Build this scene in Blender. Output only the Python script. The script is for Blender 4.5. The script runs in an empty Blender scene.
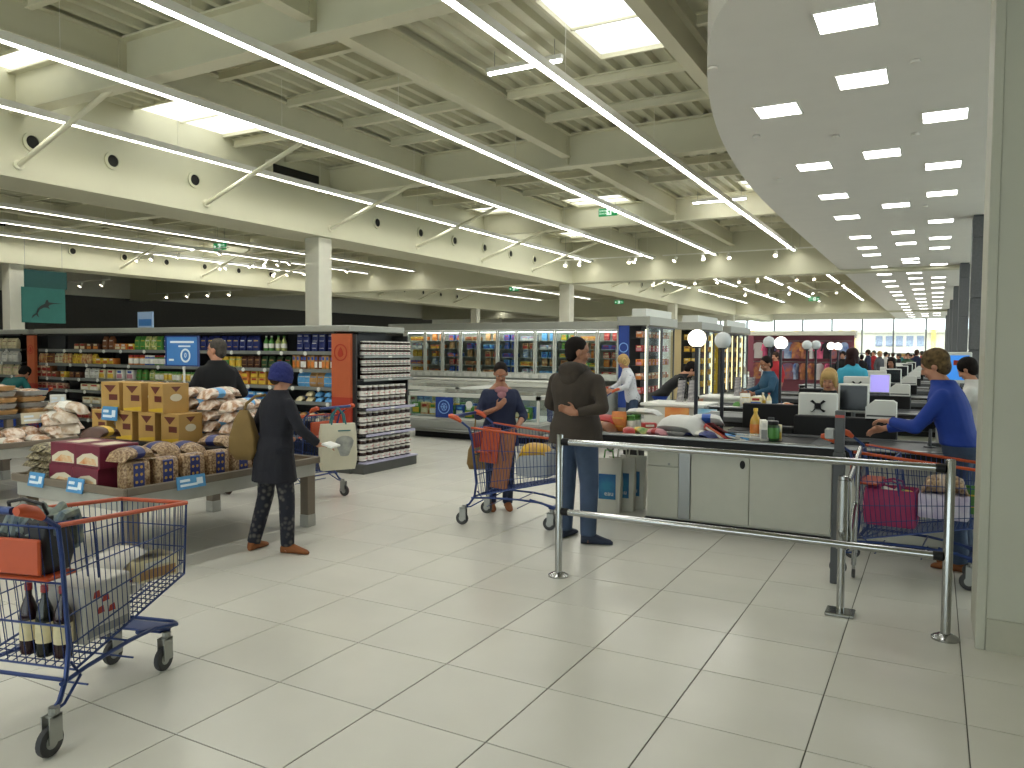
import bpy, bmesh, math, random
from mathutils import Vector, Matrix
random.seed(7)
SC = bpy.context.scene
COL = SC.collection
R = math.radians

# ------------------------------------------------------------------ camera
CAM_H = 1.66697
FPX, YAW, PITCH, ROLL = 768.76, 0.502789, 0.0440386, 0.00674537
def _cam_axes():
    cy, sy, cp, sp = math.cos(YAW), math.sin(YAW), math.cos(PITCH), math.sin(PITCH)
    f = Vector((-sy*cp, cy*cp, -sp)); r = Vector((cy, sy, 0)); u = r.cross(f)
    cr, sr = math.cos(ROLL), math.sin(ROLL)
    return cr*r + sr*u, -sr*r + cr*u, f
CR, CU, CF = _cam_axes()
cam_data = bpy.data.cameras.new('camera'); cam = bpy.data.objects.new('camera', cam_data); COL.objects.link(cam)
cam_data.sensor_width = 36.0; cam_data.lens = FPX/1024*36.0; cam_data.clip_end = 300; cam_data.clip_start = 0.05
cam.matrix_world = Matrix(((CR.x, CU.x, -CF.x, 0), (CR.y, CU.y, -CF.y, 0), (CR.z, CU.z, -CF.z, CAM_H), (0, 0, 0, 1)))
SC.camera = cam

# ------------------------------------------------------------------ world, exposure
SC.view_settings.view_transform = 'Standard'; SC.view_settings.look = 'None'
SC.view_settings.gamma = 1.0; SC.view_settings.use_curve_mapping = False
SC.view_settings.exposure = 0.3
world = bpy.data.worlds.new('overcast_sky'); SC.world = world; world.use_nodes = True
wb = world.node_tree.nodes['Background']
wb.inputs[0].default_value = (0.95, 0.98, 1.0, 1); wb.inputs[1].default_value = 2.9
TUBE_E = 23.0      # light rows under the roof
PANEL_E = 8.5      # square downlights of the lowered ceiling
GLOBE_E = 2.6      # checkout globes that are switched on

# ------------------------------------------------------------------ measuring help (pixel of the photograph -> point on a real plane)
def _ray(x, y): return CR*((x-512)/FPX) + CU*((384-y)/FPX) + CF
def at_y(x, y, Y):
    d = _ray(x, y); t = Y/d.y; return Vector((0, 0, CAM_H)) + d*t
def gx(x, Y): return at_y(x, 350, Y).x
def view_xy(p):
    d = Vector(p) - Vector((0, 0, CAM_H)); w = d.dot(CF)
    return (512 + FPX*d.dot(CR)/w, 384 - FPX*d.dot(CU)/w, w) if w > .1 else (-9e9, 0, w)

# ------------------------------------------------------------------ materials
def lin(c):
    if isinstance(c, str): c = [int(c[i:i+2], 16) for i in (0, 2, 4)]
    o = [(v/255/12.92 if v/255 <= .04045 else ((v/255+.055)/1.055)**2.4) for v in c]
    return (o[0], o[1], o[2], 1)
MATS = {}
def mat(key, col=None, rough=.55, metal=0., var=0., vscale=8., bump=0., bscale=40., emit=None, es=1., alpha=1., trans=0., spec=.5, col2=None, tex='noise', sharp=None, rand=0.):
    if key in MATS: return MATS[key]
    m = bpy.data.materials.new(key); MATS[key] = m; m.use_nodes = True
    nt = m.node_tree; N = nt.nodes; L = nt.links; b = N['Principled BSDF']
    c = lin(col)
    b.inputs['Base Color'].default_value = c; b.inputs['Roughness'].default_value = rough; b.inputs['Metallic'].default_value = metal
    b.inputs['Specular IOR Level'].default_value = spec
    if alpha < 1: b.inputs['Alpha'].default_value = alpha
    if trans: b.inputs['Transmission Weight'].default_value = trans
    if emit is not None:
        b.inputs['Emission Color'].default_value = lin(emit); b.inputs['Emission Strength'].default_value = es
    tc = None
    if var or col2 or bump:
        tc = N.new('ShaderNodeTexCoord'); mp = N.new('ShaderNodeMapping'); L.new(tc.outputs['Object'], mp.inputs[0])
        if rand:
            oi = N.new('ShaderNodeObjectInfo'); mm = N.new('ShaderNodeMath'); mm.operation = 'MULTIPLY'; mm.inputs[1].default_value = rand
            L.new(oi.outputs['Random'], mm.inputs[0]); L.new(mm.outputs[0], mp.inputs['Location'])
    if var or col2:
        if tex == 'voronoi':
            t = N.new('ShaderNodeTexVoronoi'); t.inputs['Scale'].default_value = vscale; fac = t.outputs['Distance']
        elif tex == 'wave':
            t = N.new('ShaderNodeTexWave'); t.inputs['Scale'].default_value = vscale; t.inputs['Distortion'].default_value = 1.5; fac = t.outputs['Fac']
        else:
            t = N.new('ShaderNodeTexNoise'); t.inputs['Scale'].default_value = vscale; t.inputs['Detail'].default_value = 3; fac = t.outputs['Fac']
        L.new(mp.outputs[0], t.inputs['Vector'])
        cr = N.new('ShaderNodeValToRGB')
        inv = False
        if sharp:
            inv = sharp[0] > sharp[1]; cr.color_ramp.elements[0].position, cr.color_ramp.elements[1].position = min(sharp), max(sharp)
        else: cr.color_ramp.elements[0].position, cr.color_ramp.elements[1].position = .3, .7
        if col2: cr.color_ramp.elements[0].color = lin(col2) if inv else c; cr.color_ramp.elements[1].color = c if inv else lin(col2)
        else:
            cr.color_ramp.elements[0].color = tuple(v*(1-var) for v in c[:3])+(1,)
            cr.color_ramp.elements[1].color = tuple(min(1, v*(1+var)) for v in c[:3])+(1,)
        L.new(fac, cr.inputs[0]); L.new(cr.outputs[0], b.inputs['Base Color'])
    if bump:
        t2 = N.new('ShaderNodeTexNoise'); t2.inputs['Scale'].default_value = bscale; t2.inputs['Detail'].default_value = 4
        L.new(mp.outputs[0], t2.inputs['Vector'])
        bn = N.new('ShaderNodeBump'); bn.inputs['Strength'].default_value = bump; bn.inputs['Distance'].default_value = .02
        L.new(t2.outputs['Fac'], bn.inputs['Height']); L.new(bn.outputs[0], b.inputs['Normal'])
    return m
def pick(key): return MATS[key]

# ------------------------------------------------------------------ mesh builder
class MB:
    def __init__(s): s.v = []; s.f = []; s.m = []; s.cur = 0
    def mi(s, i): s.cur = i; return s
    def add(s, vs, fs):
        o = len(s.v); s.v += [tuple(p) for p in vs]
        for f in fs: s.f.append(tuple(i+o for i in f)); s.m.append(s.cur)
        return s
    def box(s, x0, x1, y0, y1, z0, z1):
        return s.add([(x0,y0,z0),(x1,y0,z0),(x1,y1,z0),(x0,y1,z0),(x0,y0,z1),(x1,y0,z1),(x1,y1,z1),(x0,y1,z1)],
                     [(0,3,2,1),(4,5,6,7),(0,1,5,4),(1,2,6,5),(2,3,7,6),(3,0,4,7)])
    def cbox(s, cx, cy, cz, sx, sy, sz): return s.box(cx-sx/2, cx+sx/2, cy-sy/2, cy+sy/2, cz-sz/2, cz+sz/2)
    def bevbox(s, x0, x1, y0, y1, z0, z1, b=.01):
        xs = (x0, x0+b, x1-b, x1); ys = (y0, y0+b, y1-b, y1)
        ring = lambda i: [(x0+i,y0+b,0),(x0+b,y0+i,0),(x1-b,y0+i,0),(x1-i,y0+b,0),(x1-i,y1-b,0),(x1-b,y1-i,0),(x0+b,y1-i,0),(x0+i,y1-b,0)]
        inn = [(x0+b,y0+b),(x0+b,y0+b),(x1-b,y0+b),(x1-b,y0+b),(x1-b,y1-b),(x1-b,y1-b),(x0+b,y1-b),(x0+b,y1-b)]
        out = ring(0)
        vs = [(p[0],p[1],z0) for p in inn]+[(p[0],p[1],z0+b) for p in out]+[(p[0],p[1],z1-b) for p in out]+[(p[0],p[1],z1) for p in inn]
        fs = []
        for k in range(3):
            for i in range(8):
                j = (i+1) % 8; fs.append((k*8+i, k*8+j, k*8+8+j, k*8+8+i))
        fs.append((6,4,2,0)); fs.append((24,26,28,30))
        return s.add(vs, fs)
    def loft(s, rings, caps=True):
        n = len(rings[0]); vs = [p for r in rings for p in r]; fs = []
        for k in range(len(rings)-1):
            for i in range(n):
                j = (i+1) % n; fs.append((k*n+i, k*n+j, (k+1)*n+j, (k+1)*n+i))
        if caps: fs.append(tuple(range(n-1, -1, -1))); fs.append(tuple(range((len(rings)-1)*n, len(rings)*n)))
        return s.add(vs, fs)
    def cyl(s, p0, p1, r0, r1=None, n=10, caps=True):
        r1 = r0 if r1 is None else r1
        p0, p1 = Vector(p0), Vector(p1); d = (p1-p0)
        if d.length < 1e-7: return s
        d.normalize(); a = d.orthogonal().normalized() if abs(d.z) < .99 else Vector((1,0,0)); b = d.cross(a)
        return s.loft([[tuple(p + (a*math.cos(2*math.pi*i/n)+b*math.sin(2*math.pi*i/n))*r) for i in range(n)] for p, r in ((p0, r0), (p1, r1))], caps)
    def tube(s, pts, r, n=6, closed=False):
        pts = [Vector(p) for p in pts]; m = len(pts); rings = []; a = None
        for k, p in enumerate(pts):
            if closed: d = pts[(k+1) % m]-pts[k-1]
            else: d = pts[min(k+1, m-1)]-pts[max(k-1, 0)]
            d.normalize()
            if a is None: a = d.orthogonal().normalized()
            a = (a - d*a.dot(d)); a = a.normalized() if a.length > 1e-6 else d.orthogonal().normalized()
            b = d.cross(a); rr = r[k] if isinstance(r, (list, tuple)) else r
            rings.append([tuple(p+(a*math.cos(2*math.pi*i/n)+b*math.sin(2*math.pi*i/n))*rr) for i in range(n)])
        if closed: rings.append(rings[0])
        return s.loft(rings, not closed)
    def lathe(s, prof, n=16, c=(0,0,0), sx=1, sy=1):
        ringy = len(prof) == 4 and prof[0][0] == prof[3][0] and prof[1][0] == prof[2][0] and prof[0][0] > .01
        if ringy: prof = list(prof)+[prof[0]]
        return s.loft([[(c[0]+r*sx*math.cos(2*math.pi*i/n), c[1]+r*sy*math.sin(2*math.pi*i/n), c[2]+z) for i in range(n)] for r, z in prof], not ringy)
    def ell(s, c, rx, ry, rz, n=14, k=9, rot=None, e=1.0):
        rings = []
        f = lambda t: math.copysign(abs(t)**e, t)
        for j in range(k+1):
            ph = -math.pi/2 + math.pi*(j+.0)/k; cr = max(math.cos(ph), .02)
            ring = []
            for i in range(n):
                t = 2*math.pi*i/n
                p = Vector((rx*f(cr)*f(math.cos(t)), ry*f(cr)*f(math.sin(t)), rz*f(math.sin(ph))))
                if rot is not None: p = rot @ p
                ring.append((c[0]+p.x, c[1]+p.y, c[2]+p.z))
            rings.append(ring)
        return s.loft(rings)
    def prism(s, poly, z0, z1, axis='z', flip=False):
        n = len(poly)
        def P(a, b, c):
            return (a, b, c) if axis == 'z' else ((a, c, b) if axis == 'y' else (c, a, b))
        vs = [P(a, b, z0) for a, b in poly]+[P(a, b, z1) for a, b in poly]
        fs = [tuple(range(n-1, -1, -1)), tuple(range(n, 2*n))]+[(i, (i+1) % n, n+(i+1) % n, n+i) for i in range(n)]
        return s.add(vs, fs)
    def xf(s, M):
        s.v = [tuple(M @ Vector(p)) for p in s.v]; return s
    def mesh(s, name):
        me = bpy.data.meshes.new(name); me.from_pydata(s.v, [], s.f); me.polygons.foreach_set('material_index', s.m)
        me.update(); return me
    def fix(s, me):
        bm = bmesh.new(); bm.from_mesh(me); bmesh.ops.recalc_face_normals(bm, faces=bm.faces); bm.to_mesh(me); bm.free()
    def build(s, name, mats, parent=None, smooth=False, loc=None, fix=True):
        me = s.mesh(name)
        if fix: s.fix(me)
        if not isinstance(mats, (list, tuple)): mats = [mats]
        for m in mats: me.materials.append(m)
        if smooth:
            me.polygons.foreach_set('use_smooth', [True]*len(me.polygons))
            if smooth != 'all': me.set_sharp_from_angle(angle=R(40))
        return link(name, me, parent, loc)
def link(name, me, parent=None, loc=None):
    o = bpy.data.objects.new(name, me); COL.objects.link(o)
    if parent is not None: o.parent = parent
    if loc is not None: o.location = loc
    return o
def tag(o, label=None, cat=None, group=None, kind=None):
    if label: o['label'] = label
    if cat: o['category'] = cat
    if group: o['group'] = group
    if kind: o['kind'] = kind
    return o
def empty(name, loc=(0,0,0), rz=0):
    o = bpy.data.objects.new(name, None); COL.objects.link(o); o.location = loc; o.rotation_euler = (0,0,rz); o.empty_display_size = .1
    return o
def thing(name, label, cat, loc=(0,0,0), rz=0, group=None):
    return tag(empty(name, loc, rz), label, cat, group)
def kids(o): return [c for c in bpy.data.objects if c.parent == o]
def copy_tree(o, loc=None, rz=None, label=None, group=None):
    def rec(src, par):
        c = src.copy(); COL.objects.link(c)
        if par is not None: c.parent = par
        for ch in list(src.children): rec(ch, c)
        return c
    c = rec(o, None)
    if loc is not None: c.location = loc
    if rz is not None: c.rotation_euler = (0,0,rz)
    if label: c['label'] = label
    if group: c['group'] = group
    return c
def struct(o): o['kind'] = 'structure'; return o
def recolor(o, mats):
    for i, m in enumerate(mats):
        if i < len(o.material_slots) and m is not None: o.material_slots[i].link = 'OBJECT'; o.material_slots[i].material = m
def text_mesh(txt, size, extrude=.0008, align='CENTER'):
    cu = bpy.data.curves.new('lettering', 'FONT'); cu.body = txt; cu.size = size; cu.extrude = extrude; cu.align_x = align; cu.align_y = 'CENTER'; cu.resolution_u = 2
    o = bpy.data.objects.new('lettering', cu); COL.objects.link(o)
    bpy.context.view_layer.update()
    me = bpy.data.meshes.new_from_object(o.evaluated_get(bpy.context.evaluated_depsgraph_get()))
    bpy.data.objects.remove(o); bpy.data.curves.remove(cu)
    return me
def lettering(txt, size, m, parent, loc, rot=(math.pi/2,0,0), extrude=.0008):
    me = text_mesh(txt, size, extrude); me.materials.clear(); me.materials.append(m)
    o = link('lettering', me, parent, loc); o.rotation_euler = rot; return o

def nth(k): return f"{k}{'th' if 10 <= k % 100 <= 20 else {1:'st',2:'nd',3:'rd'}.get(k % 10,'th')}"
# ------------------------------------------------------------------ palette
mat('tile', 'CBC9BF', .26, var=.05, vscale=1.3, rand=40, bump=.012, bscale=90)
mat('grout', '57554B', .9)
mat('deck', 'CAC8AE', .6); mat('steel_paint', 'D8D4BA', .5, var=.02, vscale=2); mat('girder_paint', 'CCC9AE', .6, var=.02, vscale=1)
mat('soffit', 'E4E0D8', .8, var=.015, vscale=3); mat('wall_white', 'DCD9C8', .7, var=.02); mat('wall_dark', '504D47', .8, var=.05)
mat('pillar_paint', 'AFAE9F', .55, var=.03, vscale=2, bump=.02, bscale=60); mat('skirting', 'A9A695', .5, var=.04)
mat('tube', 'FFFFFF', .4, emit='FFFFFA', es=TUBE_E); mat('panel_light', 'FFFFFF', .4, emit='FFFEFA', es=PANEL_E)
mat('housing', 'E6E4DA', .35); mat('dark_hole', '22211E', .9); mat('stone_col', '5E5F60', .55, var=.12, vscale=30, bump=.05, bscale=120)
mat('chrome', 'A6A7A5', .17, 1.0); mat('steel', '8F908E', .28, 1.0); mat('black_plastic', '121213', .6, spec=.3); mat('dark_grey', '47494B', .5)
mat('black', '121212', .6); mat('white_plastic', 'D9D9D2', .4); mat('grey_plastic', '9A9C9A', .45); mat('mullion', '8F9496', .4, .3)
def glass_mat(name, tint=(0.9, .95, .95), refl=.09):
    m = bpy.data.materials.new(name); MATS[name] = m; m.use_nodes = True; nt = m.node_tree; nt.nodes.clear()
    o = nt.nodes.new('ShaderNodeOutputMaterial'); mx = nt.nodes.new('ShaderNodeMixShader'); t = nt.nodes.new('ShaderNodeBsdfTransparent'); g = nt.nodes.new('ShaderNodeBsdfGlossy')
    t.inputs[0].default_value = (*tint, 1); g.inputs['Roughness'].default_value = .04; mx.inputs[0].default_value = refl
    nt.links.new(t.outputs[0], mx.inputs[1]); nt.links.new(g.outputs[0], mx.inputs[2]); nt.links.new(mx.outputs[0], o.inputs[0]); return m
glass_mat('glass'); glass_mat('film', (.93, .93, .92), .16)
def opal_mat():
    m = bpy.data.materials.new('opal'); MATS['opal'] = m; m.use_nodes = True; nt = m.node_tree; nt.nodes.clear()
    o = nt.nodes.new('ShaderNodeOutputMaterial'); a = nt.nodes.new('ShaderNodeMixShader'); t = nt.nodes.new('ShaderNodeBsdfTransparent'); l = nt.nodes.new('ShaderNodeBsdfTranslucent')
    l.inputs[0].default_value = (.95, .95, .92, 1); a.inputs[0].default_value = .5
    nt.links.new(t.outputs[0], a.inputs[1]); nt.links.new(l.outputs[0], a.inputs[2]); nt.links.new(a.outputs[0], o.inputs[0])
opal_mat()

# ------------------------------------------------------------------ floor: tiles
T = .6; TX, TY = -2.83109, 2.75299; GAP = .0052
XL, XR, YB, YF = -34.0, 3.4, -6.0, 59.85
floor = struct(MB().box(XL-.3, 9, YB-.3, YF+6, -.2, -.004).build('floor', pick('grout')))
cells = []
for i in range(int((XL-TX)/T)-1, int((XR-TX)/T)+1):
    for j in range(int((YB-TY)/T)-1, int((YF-TY)/T)+1):
        c = (TX+(i+.5)*T, TY+(j+.5)*T)
        x, y, w = view_xy((c[0], c[1], 0))
        cells.append((w if (-60 < x < 1080 and 300 < y < 860 and w > .5 and not (c[0] < -6.9 and 7.3 < c[1] < 9.3)) else 999, i, j, c))
cells.sort()
h = T/2-GAP/2
tmb = MB(); e = .0015
tmb.loft([[(-h,-h,-.003),(h,-h,-.003),(h,h,-.003),(-h,h,-.003)], [(-h,-h,-e),(h,-h,-e),(h,h,-e),(-h,h,-e)], [(-h+e,-h+e,0),(h-e,-h+e,0),(h-e,h-e,0),(-h+e,h-e,0)]])
tme = tmb.mesh('floor_tile'); tme.materials.append(pick('tile'))
rest = MB()
for n, (w, i, j, c) in enumerate(cells):
    if n < 300: link('tile', tme, floor, (c[0], c[1], 0))
    else:
        x, y = c; rest.add([(x-h,y-h,0),(x+h,y-h,0),(x+h,y+h,0),(x-h,y+h,0)], [(0,1,2,3)])
rest.box(XR+.05, 9, YB, YF+6, -.004, 0)
tag(rest.build('tile_field', pick('tile'), floor, fix=False), kind='stuff')

# ------------------------------------------------------------------ outer walls
wl = struct(MB().box(XL-.2, XL, YB, 49, 0, 4.0).build('wall_left', pick('wall_dark')))
MB().box(XL-.2, XL, 49, YF, 0, 4.0).build('pale_bay', pick('wall_white'), wl)
MB().box(XL-.2, XL+.02, YB, YF, 4.0, 5.6).build('upper_band', pick('wall_white'), wl)
wb_ = struct(MB().box(XL, -12, YB-.2, YB, 0, 5.6).build('wall_back', pick('wall_white')))
MB().box(-12, 9, YB-.2, YB, 3.4, 5.6).build('upper_band', pick('wall_white'), wb_)
w0 = struct(empty('window_0', (0, YB-.1, 0)))  # unseen glazing behind the camera, added to brighten the near pillar
for k in range(11):
    x = -12+k*1.54
    MB().box(x-.04,x+.04,-.06,.06,0,3.4).build('mullion', pick('mullion'), w0)
    if k < 10: MB().box(x+.04,x+1.5,-.006,.006,.05,3.38).build('pane', pick('glass'), w0)
# far wall: solid above, glazed strip below
wf = struct(MB().box(XL, 9, YF, YF+.25, 4.02, 5.6).build('wall_far', pick('wall_white')))
MB().box(XL, -16.6, YF, YF+.25, 0, 4.02).build('solid_bay', pick('wall_white'), wf)
MB().box(-16.6, 3.4, YF, YF+.25, 0, .5).build('low_wall', pick('wall_white'), wf)
w1 = struct(empty('window_1', (0, YF, 0)))
for k in range(11):
    x = -16.6+k*2
    MB().box(x-.05, x+.05, .02, .2, .5, 4.02).build('mullion', pick('mullion'), w1)
    if k < 10: MB().box(x+.05, x+1.95, .09, .11, .55, 4.0).build('pane', pick('glass'), w1)
MB().box(-16.6, 3.4, .0, .22, 1.55, 1.65).build('transom', pick('mullion'), w1)
# right-hand glazed front beyond the checkout hall
w2 = struct(empty('window_2', (XR, 0, 0)))
for k in range(29):
    y = 5.9+k*1.93
    MB().box(0, .16, y-.04, y+.04, 0, 4.0).build('mullion', pick('mullion'), w2)
    if k < 28: MB().box(.07, .085, y+.04, y+1.89, .12, 3.95).build('pane', pick('glass'), w2)
MB().box(-.01, .17, 5.9, YF, 0, .12).build('sill', pick('mullion'), w2)
MB().box(-.01, .17, 5.9, YF, 2.5, 2.6).build('transom', pick('mullion'), w2)
struct(MB().box(XR, 9, 5.5, 5.9, 0, 5.6).box(XR, XR+.3, YB, 5.5, 0, 5.6).build('wall_side', pick('wall_white')))
# what stands outside the far glass
mat('yellow_paint', 'E8C878', .6); mat('render', 'F4EEDC', .8); mat('asphalt', '8A8A88', .9)
struct(MB().box(-60, 60, YF+6, 130, -.3, -.02).build('ground_outside', pick('asphalt')))
ob = thing('shop_building', 'cream shop building with yellow posts seen through the far glazing', 'building', (0, 84, 0))
MB().box(-30, 6, 0, 8, 0, 3.6).build('wall', pick('render'), ob)
for x in (-17, -12.6, -8.4, -7.2, -.2): MB().box(x-.2, x+.2, -.5, -.1, 0, 3.9).build('post', pick('yellow_paint'), ob)
mat('sign_grey', '8B97AE', .6)
for k in range(5): MB().box(-5.2+k*.9, -4.6+k*.9, -.12, -.02, 2.3, 3.3).build('sign_panel', pick('sign_grey'), ob)
MB().box(-31, 7, -.3, 8.3, 3.6, 3.9).build('roof', pick('wall_white'), ob)

# ------------------------------------------------------------------ roof deck with skylights
DZ = 5.26
SKY = [(-3.69,-2.72,7.15,8.92), (-10.75,-9.55,7.55,9.2), (-10.75,-9.5,5.4,6.45), (-7.9,-6.42,16.75,17.75), (-10.6,-9.4,16.8,17.6), (-10.6,-9.4,18.1,20.8), (-10.3,-8.9,21.4,22.5), (-3.75,-2.75,16.6,17.6), (-3.75,-2.75,18.1,21.0),
       (-21.4,-19.6,16.6,19.4), (-8.3,-6.8,29,31), (-19.5,-17.9,28,30), (-12.6,-9.9,38,40)]
def in_sky(x, y):
    return any(a-.01 < x < b+.01 and c < y < d for a, b, c, d in SKY)
dk = MB(); ys = sorted({YB, YF, *[v for s in SKY for v in s[2:]]}); P = .25
prof = [(0, .0), (.07, .0), (.10, .075), (.22, .075)]
nx = int((3.4-XL)/P)
for a, b in zip(ys[:-1], ys[1:]):
    for k in range(nx):
        x = XL+k*P
        if in_sky(x+.12, (a+b)/2): continue
        pts = [(x+p[0], DZ+p[1]) for p in prof]+[(x+P, DZ)]
        for (x0, z0), (x1, z1) in zip(pts[:-1], pts[1:]): dk.add([(x0,a,z0),(x1,a,z1),(x1,b,z1),(x0,b,z0)], [(0,1,2,3)])
ceiling = struct(dk.build('ceiling', pick('deck'), fix=False))
MB().box(XL-.3, 9.2, YB-.3, YF+.3, 5.62, 5.72).build('roof_cover', pick('deck'), ceiling) if False else None
cov = MB(); xs = sorted({XL-.3, 9.2, *[v for s in SKY for v in s[:2]]}); ys2 = [YB-.3, *ys[1:-1], YF+.3]
for a, b in zip(ys2[:-1], ys2[1:]):
    for c, d in zip(xs[:-1], xs[1:]):
        if not in_sky((c+d)/2, (a+b)/2): cov.add([(c,a,5.55),(d,a,5.55),(d,b,5.55),(c,b,5.55)], [(0,1,2,3)])
cov.build('roof_skin', pick('deck'), ceiling, fix=False)
for n, (a, b, c, d) in enumerate(SKY):
    w = struct(empty(f'window_{n+3}', ((a+b)/2, (c+d)/2, DZ))); hx, hy = (b-a)/2, (d-c)/2
    m = MB(); t = .04
    m.box(-hx-t,-hx,-hy-t,hy+t,-.02,.36).box(hx,hx+t,-hy-t,hy+t,-.02,.36).box(-hx,hx,-hy-t,-hy,-.02,.36).box(-hx,hx,hy,hy+t,-.02,.36)
    m.build('kerb', pick('steel_paint'), w)
    MB().box(-hx,hx,-hy,hy,.03,.042).build('pane', pick('opal'), w)
    MB().box(-hx,hx,-.012,.012,.0,.03).build('glazing_bar', pick('steel_paint'), w)

# ------------------------------------------------------------------ roof steel
NT = [0]
def trim(mb, m='steel_paint'):
    NT[0] += 1; return struct(mb.build(f'trim_{NT[0]}', pick(m)))
def ibeam_x(y, x0, x1, zb, zt, fw=.22, tf=.025, tw=.016):
    return MB().box(x0,x1,y-fw/2,y+fw/2,zb,zb+tf).box(x0,x1,y-tw/2,y+tw/2,zb+tf,zt-tf).box(x0,x1,y-fw/2,y+fw/2,zt-tf,zt)
def ibeam_y(x, y0, y1, zb, zt, fw=.16, tf=.02, tw=.012):
    return MB().box(x-fw/2,x+fw/2,y0,y1,zb,zb+tf).box(x-tw/2,x+tw/2,y0,y1,zb+tf,zt-tf).box(x-fw/2,x+fw/2,y0,y1,zt-tf,zt)
XS = -2.40
for y in (-.15, 5.85, 11.85, 17.85, 29.85, 35.85, 41.85, 53.85):
    b = trim(ibeam_x(y, -10.7, 3.3, 4.72, DZ))
    for x in (-8.4, -5.45, -2.5): MB().box(x-.008,x+.008,y-.1,y+.1,4.745,DZ-.03).build('stiffener', pick('steel_paint'), b)
    trim(ibeam_x(y, -22, -11.6, 4.72, DZ))
for y in (11.85, 35.85): trim(ibeam_x(y, -33.9, -22.6, 4.72, DZ))
lines = [-6, -.15, 5.85, 11.85, 17.85, 23.85, 29.85, 35.85, 41.85, 47.85, 53.85, 59.85]
for x in (-8.4, -5.45, -2.5, -13.9, -16.6, -19.4, -25, -29):
    for a, b in zip(lines[:-1], lines[1:]):
        if x < -12 and a < 5: continue
        trim(ibeam_y(x, a+.12, b-.12, 4.86, DZ-.01))
pur = MB().box(-1.32, 1.32, -.04, .04, 5.13, 5.142).box(-1.32,1.32,-.006,.006,5.142,DZ-.02).box(-1.32,1.32,-.04,.04,DZ-.02,DZ-.002)
pme = pur.mesh('purlin'); pur.fix(pme); pme.materials.append(pick('steel_paint'))
for x in (-9.8, -6.93, -3.98, -1.0, -12.7, -15.25, -18.0, -20.6):
    for a, b in zip(lines[:-1], lines[1:]):
        if x < -12 and (a < 5 or a > 40): continue
        for k in range(1, 5):
            y = a+(b-a)*k/5
            if any(a-1.4 < x < b+1.4 and c-.75 < y < d+.1 for a, b, c, d in SKY): continue
            NT[0] += 1; struct(link(f'trim_{NT[0]}', pme, None, (x, y, 0)))
# deep girders
def girder(mb):
    NT[0] += 1; return struct(mb.build(f'trim_{NT[0]}', pick('girder_paint')))
mat('gasket', '8C887C', .6)
for xg in (-10.7, -21.7):
    g = girder(MB().box(xg-.85, xg, YB, YF, 3.93, 5.3).box(xg-.9, xg+.0, YB, YF, 3.90, 3.93))
    for y in (3.1,4.55,6.04,7.19,8.62,13.32,14.92,16.38,17.85,19.3,20.8,26,27.5,29,30.5,32,33.5):
        ring = MB().lathe([(.088,0),(.13,0),(.13,.03),(.088,.03)], 20).xf(Matrix.Translation((xg, y, 4.41)) @ Matrix.Rotation(R(90), 4, 'Y'))
        ring.build('collar', pick('girder_paint'), g, True)
        MB().lathe([(.001,.004),(.088,.004),(.088,.012),(.001,.012)], 20).xf(Matrix.Translation((xg, y, 4.41)) @ Matrix.Rotation(R(90), 4, 'Y')).build('opening', pick('dark_hole'), g)
    for y0 in (10.2, 28.0):
        MB().box(xg+.001, xg+.14, y0-.25, y0+2.0, 4.76, 4.84).box(xg+.001,xg+.14,y0-.05,y0,4.84,5.08).build('ledge', pick('girder_paint'), g)
        MB().box(xg+.001, xg+.03, y0, y0+1.3, 4.84, 5.04).build('grille', pick('dark_hole'), g)
for y in (23.85, 47.85):
    for a, b in ((-33.9,-22.7),(-22,-11.7),(-11,3.3)): girder(MB().box(a, b, y-.25, y+.25, 3.95, 5.3).box(a,b,y-.3,y+.3,3.92,3.95))
for xg in (-11.02, -22.02):
    for y in (-.15, 11.85, 23.85, 35.85, 47.85):
        NT[0] += 1
        c = struct(MB().bevbox(-.19,.19,-.19,.19,0,3.9,.012).build(f'trim_{NT[0]}', pick('wall_white'), None, False, (xg, y, 0)))
# struts from the girder up to the roof beams
for xg in (-10.7, -21.7):
    for y in (2.9, 5.86, 8.85, 11.85, 14.8, 17.75, 20.7, 27.2, 30.2, 33.2):
        if xg < -12 and y < 12: continue
        o = MB().cyl((xg, y, 4.07), (xg+2.25, y, 4.84), .036, n=10).cyl((xg,y,4.07),(xg+.02,y,4.075),.07,n=10)
        NT[0] += 1; struct(o.build(f'trim_{NT[0]}', pick('steel_paint'), None, True))

# ------------------------------------------------------------------ lowered ceiling over the checkouts
SZ = 4.0
edge = [(-.1,4.55),(-.6,4.66),(-1.0,4.93),(-1.28,5.25),(-1.42,5.5),(-1.57,5.9),(-1.76,6.58),(-1.94,7.4),(-2.09,8.3),(-2.2,9.2),(-2.3,10.3),(-2.37,11.5),(-2.41,13),(-2.43,16.3),(-2.43,YF)]
def smooth_poly(ps, it=2):
    for _ in range(it):
        q = [ps[0]]
        for a, b in zip(ps[:-1], ps[1:]): q += [(a[0]*.75+b[0]*.25, a[1]*.75+b[1]*.25), (a[0]*.25+b[0]*.75, a[1]*.25+b[1]*.75)]
        ps = q+[ps[-1]]
    return ps
ed = [(3.39, 4.5), (1.2, 4.5)]+smooth_poly(edge)
so = MB()
n = len(ed); vs = [(x,y,SZ) for x, y in ed]+[(3.39, max(y, 4.5), SZ) for x, y in ed]
so.add(vs, [(i, i+1, n+i+1, n+i) for i in range(1, n-1)])
so.add([(x,y,SZ) for x, y in ed]+[(x,y,5.24) for x, y in ed], [(i, i+1, n+i+1, n+i) for i in range(n-1)])
lc = struct(so.build('ceiling_lowered', pick('soffit'), None, True, fix=False))
pr1 = [7.83,10.37,12.47,14.5,17.1,18.9,20.3,23.2,25.5,28,30.2,33,35,38,41,44,47,50,53,56]
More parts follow.
